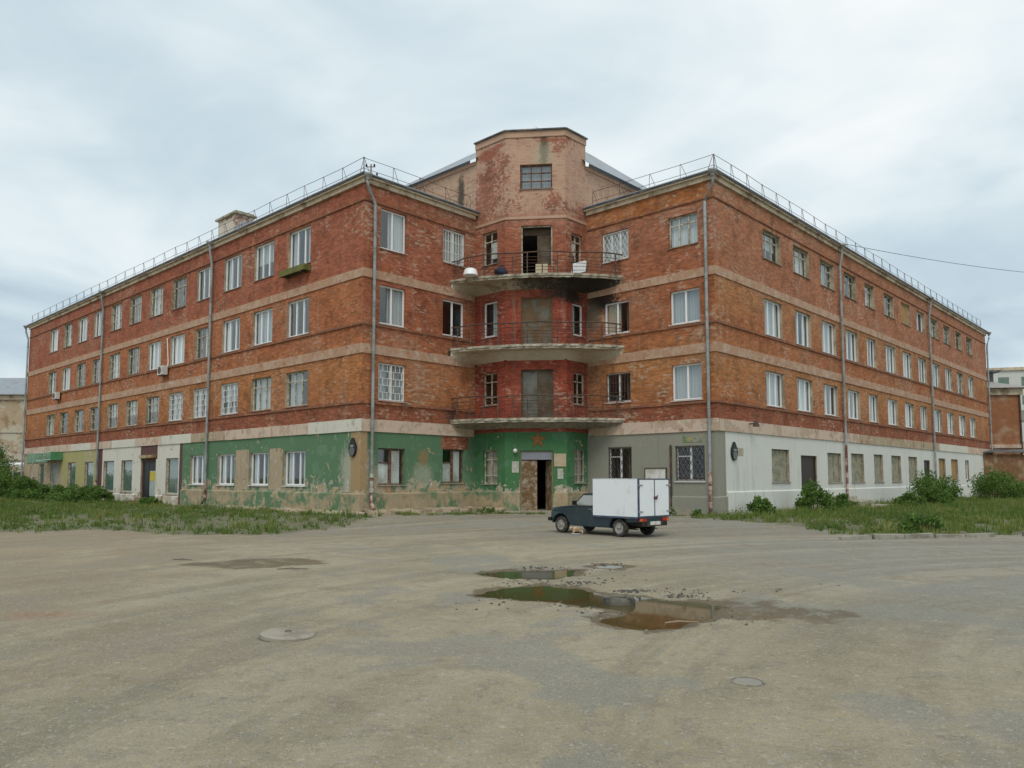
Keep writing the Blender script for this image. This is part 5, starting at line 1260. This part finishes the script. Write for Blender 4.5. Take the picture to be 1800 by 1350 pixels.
mb = MB(); mb.lathe([(.125, -.02), (.125, .006), (.02, .008)], 28); add('lid', e, mb, simple('iron_lid', (.27, .25, .21), .8), fix=True)
def lumps(name, spots, mat, seed, label):
    V, F = [], []; rg = np.random.default_rng(seed)
    base = np.array([(1, 0, 0), (-1, 0, 0), (0, 1, 0), (0, -1, 0), (0, 0, 1), (0, 0, -1)], float)
    fc = [(0, 2, 4), (2, 1, 4), (1, 3, 4), (3, 0, 4), (2, 0, 5), (1, 2, 5), (3, 1, 5), (0, 3, 5)]
    P = np.array(spots)
    for (x, y, z, s) in P:
        b = len(V); j = base * rg.uniform(.6, 1.3, (6, 1)) * np.array((s, s, s * .6)) ; a = rg.uniform(0, 6.28); c, q = math.cos(a), math.sin(a)
        for p in j: V.append((x + p[0] * c - p[1] * q, y + p[0] * q + p[1] * c, z + p[2]))
        F += [(b + f[0], b + f[1], b + f[2]) for f in fc]
    me = bpy.data.meshes.new(name); me.from_pydata(V, [], F); me.materials.append(mat)
    return tag(link(name, me), label, name.split('_')[0], kind='stuff')
sp = []
for k in range(16000):
    y = 1.9 + 15 * rng.random() ** 1.6; x = rng.uniform(-.75, .75) * y * 1.0
    s = .0045 + .016 * rng.random() ** 3
    if rng.random() < .5 + .5 * mnoise.noise((x * .5, y * .5, 3)): sp.append((x, y, 0, s))
sp = np.array(sp); z_, _ = ground_h(sp[:, 0], sp[:, 1]); sp[:, 2] = z_ + .001
lumps('gravel', sp, simple('gravel_stone', (.30, .285, .245), .95, var=.6, scale=40), 4, 'loose grit and small stones over the yard')
sp = []
for (cx, cy, n, r_) in ((1.9, 12.35, 160, .16), (2.6, 11.9, 160, .18), (1.2, 13.25, 120, .2), (.2, 13.4, 120, .25), (.5, 15.5, 120, .25), (2.0, 16.3, 70, .2), (3.0, 12.2, 60, .35), (4.2, 12.6, 14, .3), (5.2, 13.0, 12, .25), (2.3, 12.4, 40, .3), (.9, 11.0, 60, .4), (1.6, 13.6, 60, .5), (1.2, 10.4, 30, .3), (2.8, 9.9, 30, .3), (-.2, 11.2, 25, .4), (1.4, 15.0, 30, .4)):
    for k in range(n): sp.append((cx + rng.normal() * r_, cy + rng.normal() * r_ * .7, 0, .006 + .032 * rng.random() ** 4))
sp = np.array(sp); z_, _ = ground_h(sp[:, 0], sp[:, 1]); sp[:, 2] = z_ + .004
lumps('rubble', sp, simple('asphalt_crumb', (.09, .085, .075), .95, var=.5, scale=20), 6, 'dark crumbs of broken asphalt around the puddles')
for (x, y, l, a, lab) in ((2.1, 9.62, .22, 10, 'short pale stick at the near edge of the puddle'), (-7.2, 16.9, .22, -5, 'thin dark stick beside the damp patch at left'), (-12.3, 17.5, .7, 4, 'broken plank lying at the far left of the yard'), (-4.3, 15.2, .3, 8, 'dark stick on the near side of the damp patch')):
    e = empty('stick', (x, y, gz(x, y)), R(a)); tag(e, lab, 'stick')
    mb = MB(); mb.tube([(-l, 0, .02), (-l * .2, .02, .03), (l, -.01, .018)], [.010, .014, .008], 6); add('shaft', e, mb, simple('stick_%d' % int(l * 100 + a), (.30, .22, .15) if y < 10 else (.17, .14, .11), .9))
    mb = MB(); mb.tube([(-l * .2, .02, .03), (-l * .05, .09, .035)], [.012, .006], 5); add('stub', e, mb, RUST)
# ------------------------------------------------------------------ kerb, steps
k0 = np.array((9.6, 22.45)); k1 = np.array((26.0, 25.9)); kd = (k1 - k0) / np.linalg.norm(k1 - k0); kn = np.array((-kd[1], kd[0]))
ke = tag(empty('kerb', (*k0, 0)), kind='structure')
KM = simple('kerb_concrete', (.30, .285, .235), .95, dirt=(.18, .165, .13), dscale=2.5, bump=.5)
for k in range(15):
    if k in (5, 9): continue
    mb = MB(); mb.hexa([(0, 0, -.1), (1.02, 0, -.1), (1.02, .17, -.1), (0, .17, -.1), (0.01, .02, .16), (1.01, .02, .16), (1.02, .17, .16), (0, .17, .16)])
    me = mb.mesh('kerb_stone', KM); bm = bmesh.new(); bm.from_mesh(me); bmesh.ops.bevel(bm, geom=list(bm.edges), offset=.02, segments=1, affect='EDGES'); bm.to_mesh(me); bm.free()
    o = link('kerb_stone', me, ke, (*(kd * k * 1.06), rv.uniform(-.05, .0) - (.05 if k < 1 else 0)), math.atan2(kd[1], kd[0]) + R(rv.uniform(-2, 2))); o.rotation_euler.x = R(rv.uniform(-5, 3)); o.rotation_euler.y = R(rv.uniform(-2, 2))
sb = B + dR * 13.4 - dL * 1.6
e = tag(empty('concrete_steps', (*sb, .12), FR.rot), 'broken concrete steps at the foot of the white wall by the downpipe', 'steps')
for k, (x0, x1, y0, y1, z1) in enumerate(((-1.4, 2.2, -.9, 1.5, .22), (-1.2, 1.2, -.1, 1.5, .45), (-1.0, 1.0, .7, 1.5, .66))):
    mb = MB(); mb.box(x0, x1, y0, y1, -.1, z1); me = mb.mesh('step', STEP); bm = bmesh.new(); bm.from_mesh(me)
    bmesh.ops.bevel(bm, geom=list(bm.edges), offset=.03, segments=1, affect='EDGES'); bmesh.ops.subdivide_edges(bm, edges=list(bm.edges), cuts=4, use_grid_fill=True)
    for v in bm.verts: v.co += Vector((mnoise.noise(v.co * 2 + Vector((k, 0, 0))), mnoise.noise(v.co * 2 + Vector((0, k, 5))), mnoise.noise(v.co * 2 + Vector((3, 0, k))))) * .05
    bm.to_mesh(me); bm.free(); link('step', me, e)

# ------------------------------------------------------------------ neighbours
def bg_left():
    e = tag(empty('pale_house', (-75, 97, .1)), 'pale tan building with a grey hipped roof behind the far left end', 'building')
    W1 = peel_mat('pale_dirty_brick', (.40, .31, .21), [((.46, .42, .33), .50, .35, 0), ((.30, .20, .12), .60, .5, 0)], streak=.4)
    mb = MB(); mb.box(-28, 20, 0, 12, 0, 11.6); add('wall', e, mb, W1)
    mb = MB(); mb.box(-28.3, 20.3, -.3, 12.3, 11.603, 12.2); add('cornice', e, mb, CORN)
    for z in (3.9, 7.4):
        mb = MB(); mb.box(-28.1, 20.1, -.12, -.003, z, z + .2); add('string_course', e, mb, W1)
    mb = MB(); mb.quad([(-29, -.8, 12.2), (21, -.8, 12.2), (15, 6, 15.2), (-22, 6, 15.2)]); mb.quad([(-29, 13, 12.2), (-29, -.8, 12.2), (-22, 6, 15.2)]); mb.quad([(21, -.8, 12.2), (21, 13, 12.2), (15, 6, 15.2)]); mb.quad([(21, 13, 12.2), (-29, 13, 12.2), (-22, 6, 15.2), (15, 6, 15.2)]); rf = add('roof', e, mb, ROOFM)
    mb = MB(); mb.box(12.6, 14.6, 4.6, 6.2, 14, 15.6); add('roof_vent', rf, mb, ROOFD)
    for i in range(9):
        for j in range(3):
            mb = MB(); x = -26 + i * 4.2; mb.box(x, x + 1.6, -.03, -.003, 1.3 + j * 3.6, 3.0 + j * 3.6); wo = add('window', e, mb, WOODW)
            mb = MB(); mb.box(x + .1, x + .75, -.05, -.031, 1.4 + j * 3.6, 2.9 + j * 3.6); mb.box(x + .85, x + 1.5, -.05, -.031, 1.4 + j * 3.6, 2.9 + j * 3.6); add('pane', wo, mb, SHOPG)
    e = tag(empty('heating_pipe', (-70, 90, .1)), 'white overhead pipe crossing behind the far left corner of the house', 'pipe')
    mb = MB(); mb.tube([(-25, 0, 3.3), (14, 0, 3.25)], .22, 8); add('pipe', e, mb, simple('white_lagging', (.75, .76, .76), .5))
    for x in (-20, -8, 4):
        mb = MB(); mb.tube([(x, 0, 0), (x, 0, 3.1)], .1, 6); add('support', e, mb, STEELD)
    e = tag(empty('garden_wall', (-70, 93, .1)), 'dark low shed wall below the white pipe at far left', 'wall')
    mb = MB(); mb.box(-25, 13, 0, .4, 0, 2.3); add('wall', e, mb, simple('dark_shed', (.12, .105, .085), .9)); mb = MB(); mb.box(-25.2, 13.2, -.3, .8, 2.303, 2.4); add('coping', e, mb, ROOFD)
bg_left()
def bg_right():
    e = tag(empty('brick_house', (47, 74, .1), R(-8)), 'three-storey brick house with a dormer roof behind the far right end', 'building')
    W1 = simple('neighbour_brick', (.27, .115, .055), .92, var=.35, scale=2.5, dirt=(.36, .24, .15), dscale=.6, dirtamt=.25)
    mb = MB(); mb.box(-9, 2.2, 0, 14, 0, 9.7); add('wall', e, mb, W1)
    mb = MB(); mb.box(-9.2, 2.35, -.25, 14.2, 9.703, 10.35); add('cornice', e, mb, CORN)
    mb = MB(); mb.box(-9.1, 2.3, -.15, -.003, 4.55, 4.9); add('string_course', e, mb, PALE)
    mb = MB(); mb.box(2.203, 2.35, .0, 14, 4.55, 4.9); add('string_course', e, mb, PALE)
    mb = MB(); mb.quad([(-9.7, -.7, 10.36), (2.9, -.7, 10.36), (-3, 7, 12.8)]); mb.quad([(2.9, -.7, 10.36), (2.9, 14.7, 10.36), (-3, 7, 12.8)]); mb.quad([(-9.7, 14.7, 10.36), (-9.7, -.7, 10.36), (-3, 7, 12.8)]); rf = add('roof', e, mb, simple('slate_roof', (.33, .31, .29), .9))
    mb = MB(); mb.box(-2.2, .9, 2.2, 6, 10.6, 12.2); mb.box(-2.6, 1.4, 1.8, 6.2, 12.203, 12.4); add('dormer', rf, mb, ROOFD)
    for j in range(3):
        mb = MB(); mb.box(2.2, 3.4, 1.0, 4.5, 1.0 + 3.1 * j, 1.15 + 3.1 * j); bo = add('balcony', e, mb, CONC)
        mb = MB(); mb.box(3.36, 3.4, 1.0, 4.5, 1.153 + 3.1 * j, 2.1 + 3.1 * j); mb.box(2.2, 3.36, 1.0, 1.04, 1.153 + 3.1 * j, 2.1 + 3.1 * j); add('parapet', bo, mb, simple('balcony_panel%d' % j, (.30, .33, .30), .8))
        mb = MB(); mb.box(2.203, 2.24, 5.6, 7.0, 1.6 + 3.1 * j, 3.1 + 3.1 * j); wo = add('window', e, mb, PVC); mb = MB(); mb.box(2.241, 2.25, 5.7, 6.9, 1.7 + 3.1 * j, 3.0 + 3.1 * j); add('pane', wo, mb, SHOPG)
    mb = MB(); mb.tube([(2.1, -.12, .3), (2.1, -.12, 10.2)], .08, 6); add('downpipe', e, mb, STEELD)
    e2 = tag(empty('roof_antenna', (45.5, 78, 12.55)), 'thin television antenna on the roof of the far right brick house', 'antenna')
    mb = MB(); mb.tube([(0, 0, -.6), (0, 0, 2.0)], .03, 5); add('mast', e2, mb, STEELD)
    for z, l in ((1.9, .4), (1.5, .7), (1.2, .5)):
        mb = MB(); mb.tube([(-l, 0, z), (l, 0, z)], .02, 4); add('element', e2, mb, STEELD)
    e3 = tag(empty('wooden_shed', (46.2, 69.5, .1), R(-6)), 'brown wooden shed in front of the far right brick house', 'shed')
    SH = simple('shed_plank', (.19, .10, .05), .9, var=.4, dirt=(.30, .22, .14), dscale=1.2, dirtamt=.35)
    for k in range(16):
        mb = MB(); mb.box(-3.2 + k * .4, -3.2 + k * .4 + .39, 0, .05, 0, 3.85 - .03 * (k % 3)); add('plank', e3, mb, SH)
    mb = MB(); mb.box(-3.2, 3.2, .06, 3, 0, 3.7); add('body', e3, mb, SH)
    mb = MB(); mb.hexa([(-3.5, -.4, 3.95), (3.5, -.4, 3.95), (3.5, 3.3, 4.3), (-3.5, 3.3, 4.3), (-3.5, -.4, 4.05), (3.5, -.4, 4.05), (3.5, 3.3, 4.4), (-3.5, 3.3, 4.4)]); add('roof', e3, mb, ROOFD)
    mb = MB(); mb.box(.7, 1.9, -.03, -.003, .2, 2.2); d_ = add('door', e3, mb, simple('pale_shed_door', (.40, .33, .24), .9, dirt=(.25, .15, .08), dscale=2)); mb = MB(); mb.box(1.7, 1.75, -.06, -.031, 1.0, 1.2); add('handle', d_, mb, STEELD)
    e4 = tag(empty('pale_block', (88, 125, .1), R(-15)), 'distant pale apartment block showing over the far right roof', 'building')
    PB = simple('pale_panel', (.52, .53, .50), .9)
    mb = MB(); mb.box(-12, 25, 0, 14, 0, 19.5); add('wall', e4, mb, PB); mb = MB(); mb.box(-12.3, 25.3, -.3, 14.3, 19.503, 20); add('parapet', e4, mb, CORN)
    for i in range(10):
        for j in range(6):
            mb = MB(); mb.box(-10.5 + i * 3.4, -8.9 + i * 3.4, -.02, -.003, 1.4 + j * 3.1, 2.9 + j * 3.1); add('window', e4, mb, SHOPG)
bg_right()
# ------------------------------------------------------------------ vegetation
def leaf_mat(name, a, b, c):
    m, nt, o = newmat(name)
    f = nd(nt, 'ShaderNodeAttribute', attribute_name='tint').outputs['Fac']
    col = ramp(nt, f, [(0, a), (.55, b), (1, c)])
    p = nd(nt, 'ShaderNodeBsdfPrincipled', {'Base Color': col, 'Roughness': .6, 'Specular IOR Level': .25})
    t = nd(nt, 'ShaderNodeBsdfTranslucent', {'Color': col}); x = nd(nt, 'ShaderNodeMixShader', {0: .3, 1: p.outputs[0], 2: t.outputs[0]})
    nt.links.new(x.outputs[0], o.inputs[0]); return m
LEAF = leaf_mat('bush_leaf', (.05, .105, .022), (.105, .195, .038), (.19, .28, .06))
GRASS = leaf_mat('grass_blade', (.085, .145, .03), (.165, .225, .05), (.34, .31, .11))
def mesh_np(name, V, F, tint, mat):
    me = bpy.data.meshes.new(name); me.vertices.add(len(V)); me.vertices.foreach_set('co', np.asarray(V, np.float32).ravel())
    n = F.shape[1]; me.loops.add(F.size); me.loops.foreach_set('vertex_index', F.ravel().astype(np.int32)); me.polygons.add(len(F)); me.polygons.foreach_set('loop_start', np.arange(0, F.size, n, dtype=np.int32))
    at = me.attributes.new('tint', 'FLOAT', 'POINT'); at.data.foreach_set('value', np.asarray(tint, np.float32)); me.update(calc_edges=True); me.materials.append(mat); return me
def leaves(C, size, tint):
    n = len(C); d = rng.normal(size=(n, 3)); d[:, 2] = np.abs(d[:, 2]) * .6; d /= np.linalg.norm(d, axis=1)[:, None]
    t = np.cross(d, rng.normal(size=(n, 3))); t /= np.linalg.norm(t, axis=1)[:, None]; b = np.cross(d, t); s = size[:, None]
    V = np.stack([C - t * s, C + b * s * .45, C + t * s, C - b * s * .45], 1).reshape(-1, 3)
    F = np.arange(4 * n).reshape(n, 4); return V, F, np.repeat(tint, 4)
BARK = simple('bush_stem', (.10, .075, .045), .9)
def bush(x, y, r_, h, label, n=2200, wx=1.0, leafs=.07, name='bush'):
    e = tag(empty(name, (x, y, gz(x, y) - .02)), label, 'bush', 'bushes and tall weeds along the house')
    nl = 14; cs = []
    for k in range(nl):
        a = rng.uniform(0, 6.28); q = rng.random() ** .6; cs.append((r_ * wx * q * math.cos(a) * .75, r_ * q * math.sin(a) * .75, h * rng.uniform(.18, .82) * (1.15 - .5 * q), r_ * rng.uniform(.22, .45)))
    C, T = [], []
    for k in range(nl):
        m = int(n / nl); p = rng.normal(size=(m, 3)); p /= np.linalg.norm(p, axis=1)[:, None]; p *= (rng.random((m, 1)) ** .45)
        q = np.array(cs[k][:3]) + p * np.array((cs[k][3], cs[k][3], cs[k][3] * 1.05 * min(1.3, h / r_ * .8))); C.append(q); T.append(np.clip(rng.normal(.45, .22, m) + rng.uniform(-.12, .12), 0, 1))
    C = np.concatenate(C); T = np.concatenate(T); k = C[:, 2] > .02; C, T = C[k], T[k]
    V, F, T = leaves(C, leafs * rng.uniform(.6, 1.4, len(C)), T); link('foliage', mesh_np('foliage', V, F, T, LEAF), e)
    mb = MB()
    for k in range(nl): mb.tube([(cs[k][0] * .15, cs[k][1] * .15, 0), (cs[k][0] * .6, cs[k][1] * .6, cs[k][2] * .55), cs[k][:3]], [.025, .016, .008], 5)
    add('stem', e, mb, BARK)
def lw(t, out): p = A + dL * t - dR * out; return float(p[0]), float(p[1])
def rw(t, out): p = B + dR * t - dL * out; return float(p[0]), float(p[1])
BL = [(50.5, 3.2, 2.4, 3.8, 'tall dark bush at the far left edge of the photo'), (53.5, 1.5, 2.6, 4.4, 'tall bush hiding the far left corner of the house'), (46.8, 3.4, 1.9, 2.3, 'bush before the pale porch handrail'),
      (43.0, 3.0, 1.9, 2.2, 'bush under the right end of the green sign'), (39.2, 2.8, 1.8, 1.8, 'bush below the olive wall left of the downpipe'), (35.6, 3.0, 1.4, 1.2, 'low bush below the olive wall'),
      (31.2, 2.6, 1.4, 1.35, 'bush below the white shop front by the dark pier'), (28.2, 2.4, 1.6, 1.5, 'leafy bush left of the black shop door'), (25.6, 2.2, .9, 1.0, 'small bush beside the black shop door'),
      (19.6, 1.2, .7, .55, 'low weeds below the shop window beside the green wall'), (48.0, 7.0, 2.4, 2.6, 'wide bush at the left edge in front of the porch')]
for (t, o_, r_, h, lab) in BL: bush(*lw(t, o_), r_, h, lab, int(1500 * r_ + 600), 1.2, .085)
BRr = [(6.6, 1.5, 1.05, 1.6, 'round bush against the white wall left of the brown door'), (2.2, .9, .6, .85, 'low bush at the foot of the right corner below the oval lamp'), (21.3, 2.8, 1.7, 2.1, 'tall bush by the white wall left of the far brown door'), (24.5, 3.0, 1.5, 1.6, 'bush right of the tall one before the white wall'),
       (35.5, 3.4, 2.3, 2.6, 'big bush under the orange boarded windows'), (39.5, 3.2, 2.0, 2.3, 'bush at the far right end of the white wall'), (16.6, 3.0, 1.0, .9, 'low bush beside the concrete steps'), (12.0, 1.0, .8, .8, 'weeds between the brown door and the steps')]
for (t, o_, r_, h, lab) in BRr: bush(*rw(t, o_), r_, h, lab, int(1500 * r_ + 500), 1.1, .08)
bush(13.4, 25.4, .75, .7, 'dark leafy weed clump in front of the concrete steps', 1300, 1.2, .06)
bush(22.4, 28.6, 1.1, .9, 'dark weed clump near the right edge behind the kerb', 1500, 1.2, .07)
bush(6.7, 33.2, .4, .55, 'small weed at the foot of the grey wall right of the truck', 500, 1, .05)
bush(7.9, 33.0, .3, .4, 'tiny weed by the grey wall near the right downpipe', 350, 1, .05)
bush(-1.2, 36.2, .35, .35, 'small weed on the broken ledge left of the entrance', 400, 1.6, .045)
def grass(name, poly, n, hmin, hmax, label, dry=.35, clump=1.2):
    P = np.array(poly); x0, y0 = P.min(0); x1, y1 = P.max(0)
    nt_ = n * 3 // 12; X = np.repeat(rng.uniform(x0, x1, nt_), 12); Y = np.repeat(rng.uniform(y0, y1, nt_), 12)
    OX, OY = rng.normal(0, .07, len(X)), rng.normal(0, .07, len(X)); TS = np.repeat(rng.uniform(.45, 1.5, nt_), 12)
    nz = np.array([mnoise.noise((x * clump, y * clump, 1)) + .5 * mnoise.noise((x * clump * 3, y * clump * 3, 5)) for x, y in zip(X, Y)])
    sd = poly_sd(X, Y, poly) + nz * 1.4
    dnn = np.array([mnoise.noise((x * .28, y * .28, 4)) for x, y in zip(X, Y)]) - 2.2 * np.exp(-((X + 11.6) / 1.9) ** 2 - ((Y - 30) / 2.0) ** 2) * -1
    k = (sd > 0) & (nz > -.12 + .25 * dnn); X, Y, nz, sd, OX, OY, TS = X[k][:n], Y[k][:n], nz[k][:n], sd[k][:n], OX[k][:n], OY[k][:n], TS[k][:n]; n = len(X); X = X + OX * TS; Y = Y + OY * TS
    Z, _ = ground_h(X, Y, False)
    h = (hmin + (hmax - hmin) * np.clip(.3 + nz * .9, .05, 1.2)) * rng.uniform(.6, 1.35, n) * np.clip(.45 + sd * .5, .45, 1)
    a = rng.uniform(0, 6.28, n); wd = rng.uniform(.007, .016, n); ln = rng.uniform(.1, .6, n) * h; b = np.arctan2(OY, OX) + rng.normal(0, .4, n); h = h * TS
    px, py = np.cos(a) * wd, np.sin(a) * wd; lx, ly = np.cos(b) * ln, np.sin(b) * ln
    V = np.stack([np.stack([X - px, Y - py, Z - .01], -1), np.stack([X + px, Y + py, Z - .01], -1), np.stack([X + lx * .35 + px * .8, Y + ly * .35 + py * .8, Z + h * .6], -1), np.stack([X + lx * .35 - px * .8, Y + ly * .35 - py * .8, Z + h * .6], -1), np.stack([X + lx, Y + ly, Z + h], -1)], 1).reshape(-1, 3)
    i = np.arange(n) * 5; F = np.concatenate([np.stack([i, i + 1, i + 2], -1), np.stack([i, i + 2, i + 3], -1), np.stack([i + 3, i + 2, i + 4], -1)])
    dn = np.array([mnoise.noise((x * .35, y * .35, 9)) for x, y in zip(X, Y)])
    T = np.clip(rng.normal(dry, .2, n) + dn * .6, 0, 1); tag(link(name, mesh_np(name, V, F, np.repeat(T, 5), GRASS)), label, 'grass', kind='stuff')
grass('grass', TURF_L, 95000, .05, .30, 'ragged grass strip along the left wing', .38)
grass('grass', TURF_R, 95000, .05, .32, 'ragged grass strip between the right wing and the kerb', .45)
def groundcover(poly, n, label):
    P = np.array(poly); x0, y0 = P.min(0); x1, y1 = P.max(0); X = rng.uniform(x0, x1, n * 3); Y = rng.uniform(y0, y1, n * 3)
    nz = np.array([mnoise.noise((x * .45, y * .45, 21)) + .6 * mnoise.noise((x * 1.7, y * 1.7, 22)) for x, y in zip(X, Y)])
    k = (poly_sd(X, Y, poly) + nz * 1.5 > .1) & (nz > .12); X, Y, nz = X[k][:n], Y[k][:n], nz[k][:n]; Z, _ = ground_h(X, Y, False)
    C = np.stack([X, Y, Z + .02 + rng.random(len(X)) ** 1.5 * np.clip(nz, 0, .8) * .55], -1)
    V, F, T = leaves(C, rng.uniform(.03, .075, len(X)), np.clip(rng.normal(.45, .25, len(X)), 0, 1))
    tag(link('weeds', mesh_np('weeds', V, F, T, LEAF)), label, 'weeds', kind='stuff')
groundcover(TURF_L, 26000, 'broad-leaved weeds growing through the left grass strip')
groundcover(TURF_R, 26000, 'broad-leaved weeds growing through the right grass strip')
grass('weeds', [(-4.6, 34.9), (-1.2, 35.5), (4.6, 35.4), (6.2, 34.6), (8.6, 33.2), (8.9, 32.8), (6, 33.5), (3, 34.6), (-1, 34.7), (-5.4, 33.6)], 3500, .04, .2, 'low weeds along the foot of the notch', .4)
